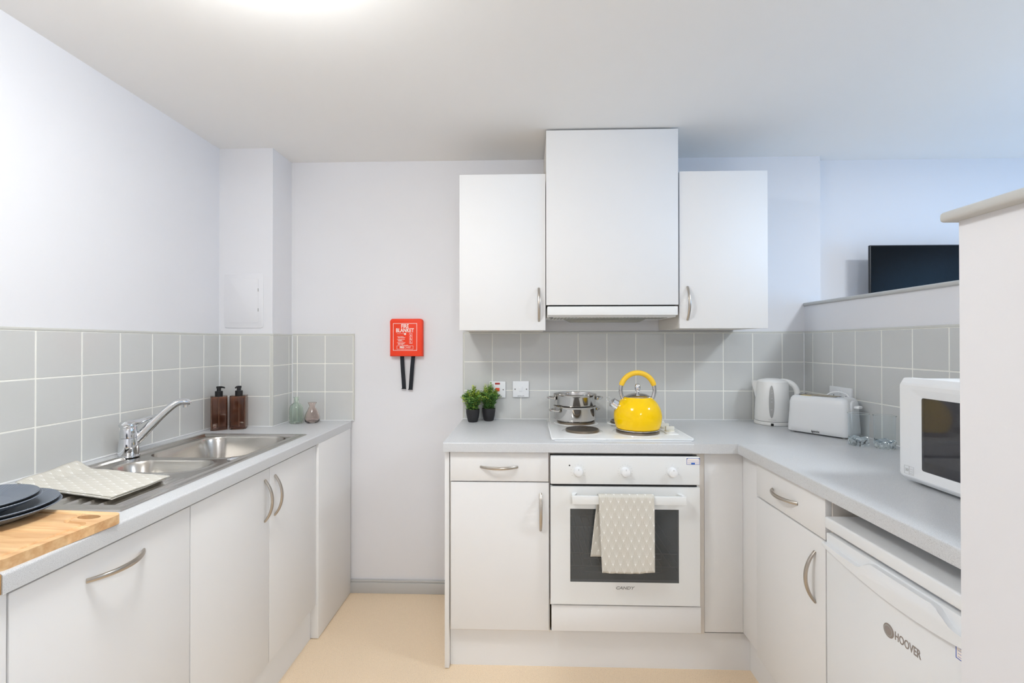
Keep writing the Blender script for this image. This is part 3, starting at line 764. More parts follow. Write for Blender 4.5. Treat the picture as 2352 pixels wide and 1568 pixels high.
# --- hob
t = thing('hob', 'white enamel electric hob with four solid plates', 'hob', (.58, -.3, WB))
bm = prism(rrect(.286, .874, -.549, -.045, .014, 5), WB, WB+.010, .0055, 4)
obj('hob_plate', bm, 'hob_enamel', t, sharp=50)
ZH = WB+.010
for x, y, r in ((.432, -.388, .0745), (.674, -.405, .0925), (.428, -.158, .0925), (.674, -.160, .0745)):
    T = Matrix.Translation((x, y, ZH))
    obj('enamel_ring', lathe([(r+.020, -.0008), (r+.014, .0012), (r+.005, .0022), (r-.004, .0022)], 56), 'hob_enamel', t, T)
    k = obj('hotplate', lathe([(0, .0095), (.024, .0095), (.026, .0115), (r-.012, .0115), (r-.005, .0125), (r-.003, .012)], 56), 'hotplate_iron', t, T)
    obj('plate_rim', lathe([(r-.004, .0125), (r, .0115), (r+.001, .004), (r+.0005, .001)], 56), 'hotplate_rim', k, T)
bm = prism(rrect(.790, .846, -.455, -.105, .02, 5), ZH-.003, ZH+.0025, .002, 2)
obj('dial_panel', bm, 'hob_enamel', t, sharp=50)
for i in range(4):
    y = -.155-i*.078
    T = Matrix.Translation((.820, y, ZH+.0025))
    k = obj('dial', lathe([(0, .006), (.021, .005), (.023, 0), (0, 0)], 32), 'knob_cream', t, T)
    obj('dial_grip', box(-.020, .020, -.006, .006, .005, .022, .003, 3), 'knob_cream', k, T @ Matrix.Rotation(math.radians(8), 4, 'Z'))

# --- steamer pans on the rear left plate
def pan(label, z, h, base, rz, lip):
    t = thing('steamer_pan', label, 'pan', (.424, -.152, z), rz, 'stacked steel pans')
    F = wm(t); r = .1045
    prof = [(0, 0), (r-.012, 0), (r-.004, .003), (r-.001, .010), (r-.001, h-.010), (r+.001, h-.006), (r+.0045, h-.001), (r+.003, h+.001), (r-.001, h-.001), (r-.0028, h-.008), (r-.0028, .012), (r-.012, .005), (0, .004)]
    obj('pan_body', lathe(prof, 72), 'pan_steel', t, F)
    if base: obj('base_disc', lathe([(0, -.0045), (r-.016, -.0045), (r-.014, -.003), (r-.014, 0), (0, 0)], 56), 'pan_steel', t, F)
    for s in (1, -1):
        pts = []
        for i in range(21):
            a = -PI/2+PI*i/20; pts.append((s*(r-.003+.034*max(0, math.cos(a))**.7), .032*math.sin(a), h-.020+.003*math.cos(a)))
        hd = obj('handle', tube(pts, .0062, 12, flat=.85), 'pan_steel', t, F)
        for sy in (-1, 1): obj('bracket', box(s*(r-.004), s*(r+.004), sy*.032-.008, sy*.032+.008, h-.028, h-.012, .002), 'pan_steel', hd, F)
pan('lower stainless steel pan standing on the rear hotplate', ZH+.0172, .068, True, math.radians(24), 0)
pan('upper stainless steel steamer pan stacked on the lower one', ZH+.0172+.0695, .056, False, math.radians(4), 1)

# --- yellow whistling kettle
KZ = ZH+.0125
t = thing('stovetop_kettle', 'glossy yellow whistling kettle with arched handle on the front hotplate', 'kettle', (.675, -.404, KZ))
F = wm(t)
obj('base_band', lathe([(0, 0), (.089, 0), (.0925, .002), (.0925, .0065), (.090, .008), (0, .008)], 64), 'pan_steel', t, F)
prof = [(.088, .0078), (.0935, .010), (.0965, .016), (.1005, .030), (.1035, .048), (.1040, .058)]
for i in range(1, 13):
    a = i/12*math.radians(57); prof.append((.1040-.104*(1-math.cos(a))*1.0, .058+.104*math.sin(a)*.985))
prof = [p for p in prof if p[0] > .057]+[(.0575, .1445), (.0555, .1455)]
obj('kettle_body', lathe(prof, 72), 'kettle_yellow', t, F)
obj('lid', lathe([(.058, .1435), (.0585, .1455), (.055, .148), (.040, .1555), (.020, .160), (0, .161)], 56), 'pan_steel', t, F)
obj('lid_knob', lathe([(.007, .158), (.0065, .166), (.0075, .168), (.0115, .176), (.0135, .185), (.0125, .195), (.008, .2015), (0, .204)], 32), 'chrome', t, F)
hp = []
for i in range(49):
    a = math.radians(-38+256*i/48); hp.append((.0745*math.cos(a), 0, .175+.0755*math.sin(a)))
obj('handle', tube(hp[:11], .0085, 14, upv=(0, 1, 0)), 'pan_steel', t, F)
obj('handle', tube(hp[-11:], .0085, 14, upv=(0, 1, 0)), 'pan_steel', t, F)
gr = [.0098]+[.0115]*27+[.0098]
obj('grip', tube(hp[10:39], gr, 18, upv=(0, 1, 0)), 'grip_yellow', t, F)
sp = obj('spout', tube([(-.072, 0, .094), (-.088, 0, .1045), (-.094, 0, .109)], [.0215, .0215, .0205], 28), 'pan_steel', t, F)
obj('whistle_cap', tube([(-.093, 0, .108), (-.0935, 0, .1085), (-.112, 0, .121), (-.1135, 0, .122), (-.118, 0, .125)], [.0205, .0225, .0215, .0185, .008], 28), 'chrome', sp, F)
ring = [(-.128+.0095*math.cos(2*PI*i/20), .004*math.sin(2*PI*i/20), .134+.0105*math.sin(2*PI*i/20)) for i in range(21)]
obj('pull_ring', tube(ring, .0014, 8, caps=False), 'chrome', sp, F)
obj('lever_pivot', tube([(-.118, -.008, .122), (-.118, .008, .122)], .0045, 12), 'chrome', sp, F)

# --- switches
def plate86(name, label, x, z):
    t = thing(name, label, 'switch', (x, 0, z), 0, None)
    F = face_back(x, 0, z)
    obj('back_box', box(-.0405, .0405, -.0405, .0405, -.0005, .004), 'plastic_grey', t, F)
    obj('face_plate', box(-.043, .043, -.043, .043, .004, .011, .0018, 3), 'plastic_white', t, F)
    return t, F
def screw(t, F, x, y):
    k = obj('screw', lathe([(0, .0117), (.0032, .0116), (.0036, .0108)], 16), 'screw_steel', t, F @ Matrix.Translation((x, y, 0)))
t, F = plate86('cooker_switch', 'white cooker switch with red rocker and neon behind the plants', .0285, 1.093)
obj('neon', box(-.013, .013, .0265, .036, .0105, .0118, .0006), 'neon_red', t, F)
obj('rocker_frame', box(-.0125, .0125, -.0105, .021, .0105, .0122, .0006), 'plastic_white', t, F)
obj('rocker', box(-.011, .011, -.009, .009, .0118, .0145, .001), 'red_rocker', t, F)
screw(t, F, .0305, -.001); screw(t, F, -.0305, -.001)
text('lettering', 'GROULPS', .0075, 'print_dark', t, F @ Matrix.Translation((.006, -.0365, .0111)), sx=1.1)
t, F = plate86('wall_switch', 'plain white single rocker switch on the tiles left of the pans', .1525, 1.095)
obj('rocker_frame', box(-.0095, .0095, -.0145, .0155, .0105, .0114, .0005), 'plastic_white', t, F)
obj('rocker', box(-.0078, .0078, -.0125, .0135, .011, .0150, .0012), 'plastic_white', t, F)
screw(t, F, -.0305, 0); screw(t, F, .0305, 0)
text('lettering', 'GROULPS', .0075, 'print_dark', t, F @ Matrix.Translation((0, -.0365, .0111)), sx=1.1)
t = thing('socket_outlet', 'white double socket on the right tiles behind the toaster', 'socket', (XR, -.289, 1.092))
F = face_right(XR, -.289, 1.092)
obj('face_plate', box(-.073, .073, -.043, .043, 0, .010, .002, 3), 'plastic_white', t, F)
for sx in (-1, 1):
    obj('rocker', box(sx*.011-.007, sx*.011+.007, .008, .032, .009, .0125, .001), 'plastic_white', t, F)
    for px, py, pw, ph in ((0, .002, .002, .0045), (-.011, -.020, .0032, .002), (.011, -.020, .0032, .002)):
        obj('pin_slot', box(sx*.042+px-pw, sx*.042+px+pw, py-ph, py+ph, .0095, .0102), 'black_gap', t, F)

# --- potted artificial plants
def potted(label, x, y, seed, hgt, spread, leafl, leafw, nst, droop):
    rnd = random.Random(seed)
    t = thing('potted_plant', label, 'plant', (x, y, WB), 0, 'small potted plants'); F = wm(t)
    obj('pot', lathe([(0, 0), (.022, 0), (.025, .003), (.031, .025), (.0345, .050), (.0348, .066), (.0325, .066), (.0318, .052), (0, .050)], 40), 'pot_black', t, F)
    stem = bmesh.new(); lf = bmesh.new(); tint = []; 
    def leaf(p, d, l, wd, tn):
        d = d.normalized(); s = d.cross(Vector((rnd.uniform(-.3, .3), rnd.uniform(-.3, .3), 1))).normalized(); n = s.cross(d)
        a = lf.verts.new(p); b = lf.verts.new(p+d*l*.5+s*wd+n*wd*.3); c = lf.verts.new(p+d*l-n*wd*.25); e = lf.verts.new(p+d*l*.5-s*wd+n*wd*.3); m = lf.verts.new(p+d*l*.5)
        lf.faces.new((a, m, b)); lf.faces.new((m, c, b)); lf.faces.new((a, e, m)); lf.faces.new((m, e, c)); tint.extend([tn]*5)
    for k in range(nst):
        a = rnd.uniform(0, 2*PI); rr = spread*math.sqrt(rnd.random()); h = hgt*(1-.55*(rr/spread)**1.3)*rnd.uniform(.75, 1.0)
        base = Vector((rnd.uniform(-.02, .02), rnd.uniform(-.02, .02), .050)); top = Vector((rr*math.cos(a), rr*math.sin(a), .066+h))
        side = y+top.y
        if side > -.006: top.y = -.006-y
        pts = [base.lerp(top, s)+Vector((0, 0, .012*math.sin(PI*s))) for s in (0, .25, .5, .75, 1)]
        tube([tuple(p) for p in pts], [.0009, .0008, .0007, .0006, .0003], 5, stem)
        ly = rnd.random(); nl = int(8+h/.0075)
        for i in range(nl):
            s = .12+.88*i/(nl-1); p = pts[0].lerp(pts[-1], s)+Vector((0, 0, .012*math.sin(PI*s)))
            for q in range(2):
                an = i*2.4+q*PI+rnd.uniform(-.4, .4)
                d = Vector((math.cos(an), math.sin(an), rnd.uniform(.1, 1.1)-droop)); hh = (p.z-.06)/hgt
                tn = min(1, max(0, .16+.45*hh+(.55*ly if ly > .6 else .05)+rnd.uniform(-.18, .22)))
                pp = p+d.normalized()*.001
                l = leafl*rnd.uniform(.7, 1.15)*(1-.35*s)
                if y+pp.y+d.normalized().y*l > -.002: d.y = -abs(d.y)
                leaf(pp, d, l, leafw*rnd.uniform(.8, 1.2), tn)
    obj('stems', stem, 'plant_stem', t, F)['kind'] = 'stuff'
    fo = obj('foliage', lf, 'leaf', t, F, flat=True)
    at = fo.data.attributes.new('tint', 'FLOAT', 'POINT')
    for i, v in enumerate(tint): at.data[i].value = v
    fo['kind'] = 'stuff'
potted('little green plant in a black pot nearest the worktop end, broad leaves', -.094, -.088, 3, .124, .078, .020, .0055, 52, .15)
potted('little feathery green plant in a black pot before the cooker switch', -.015, -.050, 11, .140, .062, .021, .0028, 80, .0)

# ------------------------------------------------------------------ wall units and hood
def wallunit(label, x0, x1, z0, z1, y, hx=None, hz=None):
    t = thing('wall_cabinet', label, 'cabinet', ((x0+x1)/2, 0, z0), 0, 'wall cabinets')
    bm = bmesh.new(); c = .018
    abox(bm, x0+.002, x1-.002, y+.020, .005, z0+.002, z1-.004)
    obj('carcass', bm, 'white_carcass', t)
    d = front(t, 'door', face_back(0, y, 0), x0, x1, z0, z1)
    if hx: bow_handle(d, face_back(hx, y, hz), vertical=True)
    return t
wallunit('white wall cabinet left of the hood with a bow handle', -.1275, .2705, 1.398, 2.119, -.340, .240, 1.516)
wallunit('white wall cabinet right of the hood with a bow handle', .8815, 1.278, 1.406, 2.123, -.340, .917, 1.520)
wallunit('tall white chimney cabinet over the hob, reaching the ceiling', .2735, .8725, 1.5135, 2.314, -.352)
t = thing('cooker_hood', 'slim white visor cooker hood below the chimney cabinet', 'hood', (.575, -.15, 1.45))
pm('hood_white', (236, 237, 236), .4, vary=.01)
obj('hood_body', box(.277, .870, -.325, -.02, 1.4585, 1.504, .003), 'hood_white', t)
obj('visor', box(.2785, .8695, -.354, -.328, 1.466, 1.5065, .003, 3), 'hood_white', t)
obj('shadow_gap', box(.285, .863, -.334, -.05, 1.504, 1.5125), 'black_gap', t)
bm = bmesh.new()
for i in range(34): abox(bm, .300+i*.0160, .309+i*.0160, -.300, -.170, 1.4565, 1.4590)
obj('grease_filter', bm, 'hood_grey', t)
bm = prism([(.375, 0), (.775, 0), (.745, -.014), (.405, -.014)], 0, .07, .002)
obj('lamp_cover', bm, 'hood_grey', t, face_back(0, -.09, 1.4585))
obj('hood_switch', box(.288, .306, -.318, -.303, 1.4565, 1.459, .0008), 'black_plastic', t)

# --- fire blanket
FX, FZ = -.457, 1.3695
t = thing('fire_blanket', 'red fire blanket case with two black pull straps on the wall', 'fire blanket', (FX, .006, FZ))
F = face_back(FX, .006, FZ)
pts = [(-.0875, -.0995), (.0875, -.0995)]
for i in range(7): a = math.radians(15*i); pts.append((.0745+.012*math.cos(a), .088+.012*math.sin(a)))
for i in range(7): a = math.radians(90+15*i); pts.append((-.0745+.012*math.cos(a), .088+.012*math.sin(a)))
obj('case', prism(pts, 0, .034, .006, 3), 'fire_red', t, F, sharp=45)
P_ = lambda x, y: F @ Matrix.Translation((x, y, .0342))
bm = ribbon((-.0700, .0580, -.0690, .0760), .0022, .0004); ribbon((-.0495, .0375, -.0620, -.0430), .0012, .0004, bm)
for y in (.014, -.0045, -.024): ribbon((.0175, .0335, y-.008, y+.008), .0008, .0004, bm)
abox(bm, .0225, .0285, .009, .0135, 0, .0004); abox(bm, .0245, .0265, .015, .018, 0, .0004)
abox(bm, .0205, .030, -.010, -.0065, 0, .0004); abox(bm, .0215, .0245, -.004, .0005, 0, .0004)
abox(bm, .0205, .031, -.0295, -.0275, 0, .0004); abox(bm, .0215, .0245, -.024, -.019, 0, .0004)
prism([(-.0115, .0235), (.0, .0235), (.0, .0175), (-.0058, .0125), (-.0115, .0175)], 0, .0004, bm=bm)
obj('printed_frames', bm, 'print_white', t, P_(0, 0))
text('lettering', 'FIRE', .029, 'print_white', t, P_(-.0065, .0600), bold=.0006, sx=.78)
text('lettering', 'BLANKET', .029, 'print_white', t, P_(-.0065, .0375), bold=.0006, sx=.78)
for i, (s, y) in enumerate((('1. PULL TABS TO', .0045), ('    REMOVE BLANKET', -.0005), ('2. COVER BURNING', -.0090), ('    MATERIAL', -.0140), ('    COMPLETELY', -.0190), ('3. SWITCH OFF HEAT', -.0270), ('    LEAVE COVERED', -.0320), ('    UNTIL COOL', -.0370))):
    text('lettering', s, .0052, 'print_white', t, P_(-.0490, y), bold=.0001, align='LEFT', sx=.9)
text('lettering', 'FIRE', .0135, 'print_white', t, P_(-.0230, -.0525), bold=.0006, sx=.95)
text('lettering', 'CHIEF', .0135, 'print_white', t, P_(.0085, -.0525), bold=-.0002, sx=.95)
text('lettering', 'CONFORMS TO STANDARD', .0040, 'print_white', t, P_(-.0290, .0205), sx=.8)
text('lettering', 'FIRE SAFE', .0040, 'print_white', t, P_(.0230, .0205), sx=.9)
text('lettering', 'TEST DATE REQUIRED', .0038, 'print_white', t, P_(-.006, -.0408), sx=.9)
for x, dx, ln in ((-.0255, .008, .180), (.0350, -.0175, .184)):
    bm = bmesh.new(); N = 12; V = []
    for i in range(N+1):
        s = i/N; cx = x+dx*s; cy = -.094-ln*s; zz = .018-.006*s+.003*math.sin(s*5)
        V.append([bm.verts.new((cx-.0105, cy, zz)), bm.verts.new((cx+.0105, cy-.0008, zz)), bm.verts.new((cx+.0105, cy-.0008, zz+.0016)), bm.verts.new((cx-.0105, cy, zz+.0016))])
    for a, b in zip(V, V[1:]):
        for k in range(4): bm.faces.new((a[k], a[(k+1) % 4], b[(k+1) % 4], b[k]))
    bm.faces.new(V[0]); bm.faces.new(V[-1][::-1])
    abox(bm, x+dx-.012, x+dx+.012, -.094-ln-.0015, -.094-ln+.0025, .0115, .0155)
    bmesh.ops.recalc_face_normals(bm, faces=bm.faces[:])
    obj('pull_strap', bm, 'strap_black', t, F)

# ------------------------------------------------------------------ things on the right hand worktop
# electric kettle
EX, EY = 1.418, -.104
t = thing('electric_kettle', 'white plastic jug kettle with grey water gauge by the tiled corner', 'kettle', (EX, EY, WB), math.radians(-26))
F = wm(t)
obj('power_base', lathe([(0, 0), (.078, 0), (.0815, .003), (.0815, .015), (.079, .018), (0, .018)], 56), 'plastic_cool_white', t, F)
obj('cord_notch', box(-.006, .006, -.0005, .002, 0, .012, .002), 'black_gap', t, F @ Matrix.Translation((-.002, -.0818, .001)))
obj('seam', lathe([(0, .0180), (.0775, .0180), (.0775, .0205), (0, .0205)], 56), 'print_dark', t, F)
body = obj('jug_body', lathe([(0, .0200), (.0795, .0200), (.0805, .024), (.0793, .06), (.0735, .15), (.0715, .205), (.0700, .2085), (0, .2085)], 64), 'plastic_cool_white', t, F)
obj('lid', lathe([(.0710, .2085), (.0700, .213), (.060, .2205), (.030, .2270), (0, .2290)], 56), 'plastic_cool_white', t, F)
# spout on the left
bm = bmesh.new()
secs = []
for z, d, hw in ((.130, .000, .004), (.160, .006, .012), (.190, .014, .019), (.2135, .020, .024)):
    x0 = -.0755; secs.append([bm.verts.new((x0+.020, -hw, z)), bm.verts.new((x0-d*.5, -hw*.75, z)), bm.verts.new((x0-d, 0, z)), bm.verts.new((x0-d*.5, hw*.75, z)), bm.verts.new((x0+.020, hw, z))])
for a, b in zip(secs, secs[1:]):
    for k in range(4): bm.faces.new((a[k], a[k+1], b[k+1], b[k]))
bm.faces.new(secs[-1]); bm.faces.new(secs[0][::-1]); bmesh.ops.recalc_face_normals(bm, faces=bm.faces[:])
obj('spout', bm, 'plastic_cool_white', t, F, sharp=60)
hd = [(.020, 0, .202), (.046, 0, .2115), (.072, 0, .2095), (.093, 0, .196), (.1060, 0, .172), (.1068, 0, .146), (.0985, 0, .122), (.083, 0, .107), (.062, 0, .098)]
def smooth_path(P, n=6):
    P = [Vector(p) for p in P]; out = []
    for i in range(len(P)-1):
        a, b, c, d = P[max(i-1, 0)], P[i], P[i+1], P[min(i+2, len(P)-1)]
        for k in range(n):
            s = k/n; out.append(.5*((2*b)+(c-a)*s+(2*a-5*b+4*c-d)*s*s+(3*b-a-3*c+d)*s**3))
    return out+[P[-1]]
hp = smooth_path(hd); n = len(hp)
obj('handle', tube(hp, [.0125+.0080*abs(1-2*i/(n-1))**2 for i in range(n)], 18, flat=1.0, upv=(0, 1, 0)), 'plastic_cool_white', t, F)
# water gauge: a lens let into the side facing the room
bm = bmesh.new(); NV = 24; V = []
for i in range(NV+1):
    s = -1+2*i/NV; z = .118+.080*s; wa = .150*math.sqrt(max(0, 1-s*s)); r = .0838-.0100*(z/.2)
    V.append([bm.verts.new((r*math.sin(-.06+wa*q), -r*math.cos(-.06+wa*q), z)) for q in (-1, -.5, 0, .5, 1)])
for a, b in zip(V, V[1:]):
    for k in range(4):
        try: bm.faces.new((a[k], a[k+1], b[k+1], b[k]))
        except ValueError: pass
bmesh.ops.remove_doubles(bm, verts=bm.verts[:], dist=1e-6); bmesh.ops.recalc_face_normals(bm, faces=bm.faces[:])
g = obj('water_gauge', bm, 'plastic_grey', body, F)
for z, s in ((.172, '1.7'), (.160, '1.5'), (.134, '1.0'), (.117, '0.7'), (.079, '0.5')):
    text('lettering', s, .0062, 'plastic_white', g, F @ frame((-.0045, -.0842+.0100*(z/.2), z), (1, 0, 0), (0, 0, 1), (0, -1, 0)))
text('lettering', 'Cookworks', .0068, 'dial_print', body, F @ frame((-.002, -.0812, .030), (1, 0, 0), (0, 0, 1), (0, -1, 0)), sx=1.0)

# toaster: long body turned towards the room
TA = math.atan2(-.190, .134)
t = thing('toaster', 'white long slot toaster with chrome top standing askew before the socket', 'toaster', (1.507, -.3625, WB), TA)
F = wm(t); hl, hw, hh = .124, .070, .168
prof = []
def tsec(z, inset, drop=0):
    return [(x, y, z) for x, y in rrect(-hl+inset, hl-inset, -hw+inset, hw-inset, max(.022-inset*.3, .01), 6)]
bm = bmesh.new(); rings = []
for z, ins in ((.006, .004), (.009, .0005), (.030, 0), (.100, .004), (.140, .006), (.155, .009), (.164, .015), (.168, .024)):
    rings.append([bm.verts.new(p) for p in tsec(z, ins)])
for a, b in zip(rings, rings[1:]):
    for i in range(len(a)): j = (i+1) % len(a); bm.faces.new((a[i], a[j], b[j], b[i]))
bm.faces.new(rings[0][::-1]); bm.faces.new(rings[-1]); bmesh.ops.recalc_face_normals(bm, faces=bm.faces[:])
tb = obj('toaster_body', bm, 'plastic_white', t, F, sharp=50)
obj('top_plate', prism(rrect(-hl+.014, hl-.046, -.044, .044, .040, 10), .1672, .1698, .001), 'chrome', t, F)
pm('slot_lining', (206, 196, 176), .8, vary=.1, scale=150, bump=.4, bscale=200)
for y in (-.020, .020):
    obj('slot', box(-hl+.036, hl-.062, y-.010, y+.010, .1694, .1702), 'black_gap', t, F)
    obj('slot_lining', box(-hl+.048, hl-.068, y-.004, y+.009, .1698, .1712, .0006), 'slot_lining', t, F)
obj('lever_slot', box(hl-.006, hl-.0005, -.006, .006, .040, .150), 'plastic_grey', t, F)
obj('end_cap', prism(rrect(-.036, .036, .020, .158, .024, 6), 0, .010, .004, 3), 'plastic_white', t, F @ frame((hl-.010, 0, 0), (0, 1, 0), (0, 0, 1), (1, 0, 0)))
obj('lever', box(hl-.004, hl+.020, -.018, .018, .126, .138, .004, 3), 'plastic_white', t, F)
for sx in (-1, 1):
    for sy in (-1, 1): obj('foot', lathe([(0, 0), (.007, 0), (.008, .006), (0, .006)], 14), 'plastic_grey', t, F @ Matrix.Translation((sx*(hl-.022), sy*(hw-.02), 0)))
obj('warming_rack', tube(smooth_path([(-.005, .046, .168), (.015, .048, .183), (.045, .048, .187), (.072, .046, .180), (.086, .042, .166)], 5), .0030, 8), 'plastic_white', t, F)
text('lettering', 'igenix', .0135, 'print_dark', tb, F @ frame((-.002, -hw-.0004, .0165), (1, 0, 0), (0, 0, 1), (0, -1, 0)), bold=.0002, sx=1.05)

# tumblers
def mat_thin_glass(name, tint):
    """thin clear wall: straight-through with a fresnel reflection on top"""
    m = bpy.data.materials.new(name); m.use_nodes = True; nt = m.node_tree; nt.nodes.remove(nt.nodes['Principled BSDF'])
    tr = nt.nodes.new('ShaderNodeBsdfTransparent'); tr.inputs[0].default_value = tuple(tint)+(1,)
    gl = nt.nodes.new('ShaderNodeBsdfGlossy'); gl.inputs['Roughness'].default_value = .03; gl.inputs[0].default_value = (.95, .98, 1, 1)
    lw = nt.nodes.new('ShaderNodeLayerWeight'); lw.inputs[0].default_value = .5
    fr = nt.nodes.new('ShaderNodeMath'); fr.operation = 'POWER'; fr.inputs[1].default_value = 3.5; nt.links.new(lw.outputs['Facing'], fr.inputs[0])
    sc = nt.nodes.new('ShaderNodeMath'); sc.operation = 'MULTIPLY_ADD'; sc.inputs[1].default_value = .62; sc.inputs[2].default_value = .03; nt.links.new(fr.outputs[0], sc.inputs[0])
    ns = nt.nodes.new('ShaderNodeTexNoise'); ns.inputs['Scale'].default_value = 30
    bp = nt.nodes.new('ShaderNodeBump'); bp.inputs['Strength'].default_value = .05; bp.inputs['Distance'].default_value = .002
    nt.links.new(ns.outputs[0], bp.inputs['Height']); nt.links.new(bp.outputs[0], gl.inputs['Normal'])
    mx = nt.nodes.new('ShaderNodeMixShader'); nt.links.new(sc.outputs[0], mx.inputs[0]); nt.links.new(tr.outputs[0], mx.inputs[1]); nt.links.new(gl.outputs[0], mx.inputs[2])
    nt.links.new(mx.outputs[0], nt.nodes['Material Output'].inputs[0]); MATS[name] = m
mat_thin_glass('thin_glass', (.95, .975, .985)); glass('glass_ice', (242, 250, 253), ior=1.28)
def tumbler(label, x, y, rz):
    t = thing('glass_tumbler', label, 'glass', (x, y, WB), rz, 'glass tumblers'); F = wm(t)
    bm = lathe([(.0330, .026), (.0337, .05), (.0350, .120), (.0356, .125)], 48)
    for v in bm.verts:          # soft flutes
        a = math.atan2(v.co.y, v.co.x); k = 1+.014*math.cos(6*a)*(1 if v.co.z < .12 else .2); v.co.x *= k; v.co.y *= k
    w_ = obj('glass_wall', bm, 'thin_glass', t, F, sharp=60)
    rim = [(.0356*math.cos(2*PI*i/40), .0356*math.sin(2*PI*i/40), .1255) for i in range(41)]
    obj('rim', tube(rim, .0014, 8, caps=False), 'glass_clear', w_, F)
    bm = lathe([(0, .001), (.022, .0005), (.029, 0), (.0335, .007), (.0345, .016), (.0335, .027), (.0315, .031), (.022, .026), (.010, .022), (0, .021)], 36)
    for v in bm.verts:          # lumpy, ice-like base
        a = math.atan2(v.co.y, v.co.x); z = v.co.z; k = 1+.06*math.cos(6*a+z*120)+.035*math.cos(11*a-z*220); v.co.x *= k; v.co.y *= k
        if z > .018: v.co.z += .003*math.cos(5*a+1)
    obj('glass_base', bm, 'glass_ice', t, F, sharp=25)
tumbler('clear glass tumbler right next to the toaster', 1.4975, -.5965, .3)
tumbler('clear glass tumbler between the other glass and the microwave', 1.5585, -.6500, 1.1)

# microwave
MX, MY0, MY1 = 1.274, -1.082, -1.540
t = thing('microwave', 'white microwave oven with dark window partly hidden by the half wall', 'microwave', (1.45, -1.31, WB))
obj('case', box(MX+.030, 1.622, MY1, MY0-.002, WB+.012, 1.234, .004, 3), 'plastic_white', t)
F = face_right(MX, 0, 0); zb0, zt0 = WB+.010, 1.237
bm = bmesh.new(); a0, a1 = -MY0, -MY1
rings = []
wn = (a0+.068, a1-.115, .981, 1.184)   # window
def rect(x0, x1, y0, y1, z, r):
    return [bm.verts.new((x, y, z)) for x, y in rrect(x0, x1, y0, y1, r, 4)]
for x0, x1, y0, y1, z, r in ((a0, a1, zb0, zt0, -.034, .010), (a0, a1, zb0, zt0, -.012, .010), (a0+.002, a1-.002, zb0+.010, zt0-.014, -.002, .010), (a0+.008, a1-.008, zb0+.014, zt0-.020, 0, .010),
                             (wn[0]-.028, wn[1]+.028, wn[2]-.022, wn[3]+.022, -.001, .006), (wn[0], wn[1], wn[2], wn[3], -.009, .006), (wn[0]+.001, wn[1]-.001, wn[2]+.001, wn[3]-.001, -.016, .005)):
    rings.append(rect(x0, x1, y0, y1, z, r))
for a, b in zip(rings, rings[1:]):
    for i in range(len(a)): j = (i+1) % len(a); bm.faces.new((a[i], a[j], b[j], b[i]))
bm.faces.new(rings[0][::-1]); bmesh.ops.recalc_face_normals(bm, faces=bm.faces[:])
dm = obj('door', bm, 'plastic_white', t, F, sharp=12)
obj('window', box(wn[0], wn[1], wn[2], wn[3], -.014, -.0095), 'microwave_glass', dm, F)
obj('interior', box(wn[0]+.001, wn[1]-.001, wn[2]+.001, wn[3]-.001, -.0165, -.0145), 'dark_interior', dm, F)
bm = ribbon((a0+.020, a0+.052, zb0+.016, zb0+.040), .0006, .0004); abox(bm, a0+.036, a0+.0366, zb0+.016, zb0+.040, 0, .0004)
for i in range(3): abox(bm, a0+.039, a0+.050, zb0+.020+i*.006, zb0+.0208+i*.006, 0, .0004)
obj('emblem', bm, 'dial_print', dm, F @ Matrix.Translation((0, .002, -.0001)))
text('lettering', '20', .011, 'dial_print', dm, F @ Matrix.Translation((a0+.028, zb0+.030, -.0001)))
for y in (MY0-.03, MY1+.03):
    for x in (MX+.05, 1.59): obj('foot', lathe([(0, 0), (.011, 0), (.012, .013), (0, .013)], 16), 'black_plastic', t, Matrix.Translation((x, y, WB)))

# --- undercounter fridge
RX, RY0, RY1 = 1.030, -1.128, -1.678
t = thing('fridge', 'white undercounter fridge with scooped handle edge at the right', 'fridge', (1.3, -1.4, 0))
obj('cabinet_shell', box(1.078, 1.60, RY1, RY0, .012, .806, .003), 'plastic_white', t)
bm = box(RX, 1.50, RY1, RY0, .812, .8450, .005, 3)
obj('top', bm, 'plastic_white', t)
FF = face_right(1.034, 0, 0); y0, y1 = -RY0, -RY1
dr = obj('door', box(y0+.001, y1-.001, .060, .800, -.040, 0, .004, 2), 'plastic_white', t, FF)
# proud handle strip: flat in the middle, dipping towards both ends
top = []
N = 40
for i in range(N+1):
    s = i/N; yy = y0+.001+(y1-y0-.002)*s
    dip = .027*sm((abs(s-.5)-.165)/.06)-.004*sm((abs(s-.5)-.35)/.15)
    top.append((yy, .796-dip))
bot = [(y0+.001+(y1-y0-.002)*i/N, .764-.028*math.sin(PI*i/N)) for i in range(N+1)]
outl = top+bot[::-1]
obj('handle_strip', prism(outl, -.001, .014, .003, 2), 'plastic_white', dr, FF, sharp=50)
FB_ = FF @ Matrix.Translation((0, 0, .0003))
lg = obj('emblem', lathe([(0, .0012), (.0135, .0012), (.0155, .0006), (.016, 0)], 32), 'hoover_grey', dr, FB_ @ Matrix.Translation((1.357, .6605, 0)))
obj('emblem_ring', lathe([(.0105, .0014), (.0115, .0018), (.0125, .0014)], 32), 'plastic_grey', lg, FB_ @ Matrix.Translation((1.357, .6605, 0)))
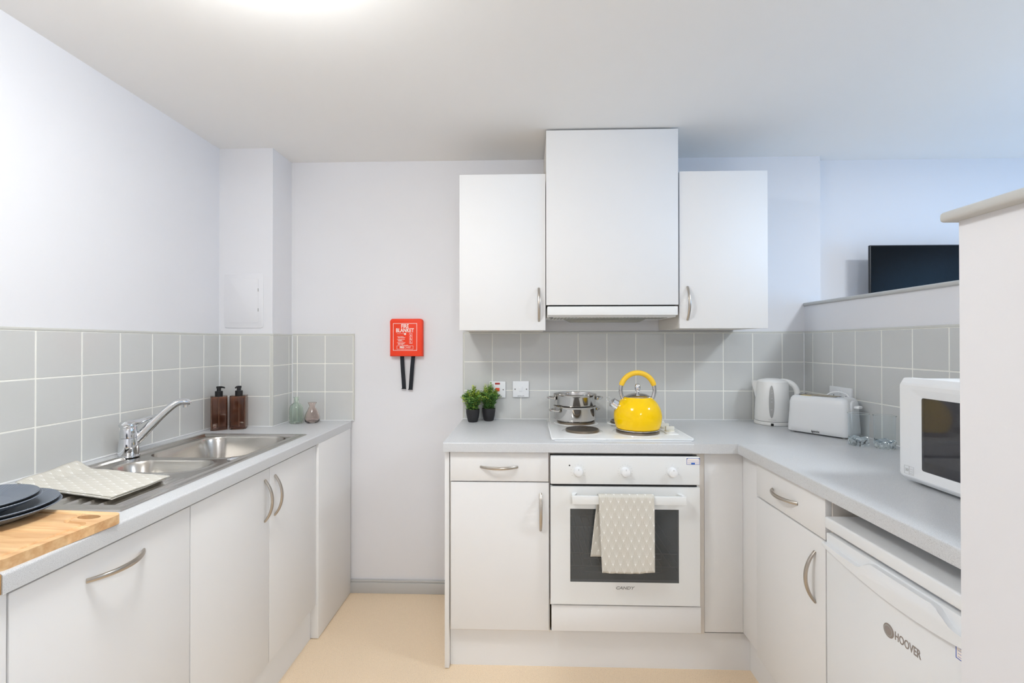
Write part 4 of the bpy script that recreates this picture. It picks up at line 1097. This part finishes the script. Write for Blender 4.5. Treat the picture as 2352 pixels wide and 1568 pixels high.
text('logo', 'HOOVER', .0265, 'hoover_grey', dr, FB_ @ Matrix.Translation((1.4105, .6600, 0)), bold=.0004, sx=.66)
s_ = obj('energy_sticker', box(1.528, 1.590, .712, .748, 0, .0004), 'print_white', dr, FB_)
bm = ribbon((1.529, 1.589, .713, .747), .0015, .0003); abox(bm, 1.529, 1.5345, .741, .747, 0, .0003)
for i in range(4): abox(bm, 1.534, 1.585, .718+.006*i, .7186+.006*i, 0, .0003)
obj('sticker_print', bm, 'print_blue', s_, FB_ @ Matrix.Translation((0, 0, .0004)))

# ------------------------------------------------------------------ living room side
t = thing('television', 'black flat television on the wall behind the half wall', 'television', (2.29, .0, 1.40))
obj('tv_case', box(1.919, 2.660, -.080, -.066, 1.405, 1.834, .003, 3), 'tv_bezel', t)
obj('screen', box(1.9245, 2.6545, -.0812, -.079, 1.418, 1.829), 'tv_black', t)
obj('back_housing', box(2.02, 2.56, -.067, -.040, 1.42, 1.70, .008, 3), 'tv_bezel', t)
obj('wall_bracket', box(2.19, 2.39, -.041, .062, 1.52, 1.66, .004), 'black_plastic', t)

# ceiling lamps: opal domes
def dome(label, x, y, mat, flush=False):
    t = thing('ceiling_light', label, 'lamp', (x, y, CEIL), 0, 'ceiling lights'); F = wm(t)
    if flush:       # recessed disc with a white rim
        obj('base', lathe([(.150, 0), (.175, 0), (.175, -.008), (.168, -.012), (.150, -.010)], 48), 'plastic_white', t, F)
        obj('opal_disc', lathe([(.150, -.006), (0, -.006)], 48), mat, t, F); return
    obj('base', lathe([(0, 0), (.175, 0), (.175, -.018), (.165, -.022), (0, -.022)], 48), 'plastic_white', t, F)
    obj('opal_dome', lathe([(.158, -.022), (.162, -.060), (.160, -.095), (.150, -.108), (.110, -.116), (.060, -.120), (0, -.121)], 48), mat, t, F)
dome('round opal ceiling light above the kitchen floor', -.47, -1.55, 'lamp_glow')
dome('round opal ceiling light beyond the half wall', 2.12, -1.40, 'lamp_glow_cool', True)
dome('round opal ceiling light far back in the living room', 0.8, -3.9, 'lamp_glow_far')
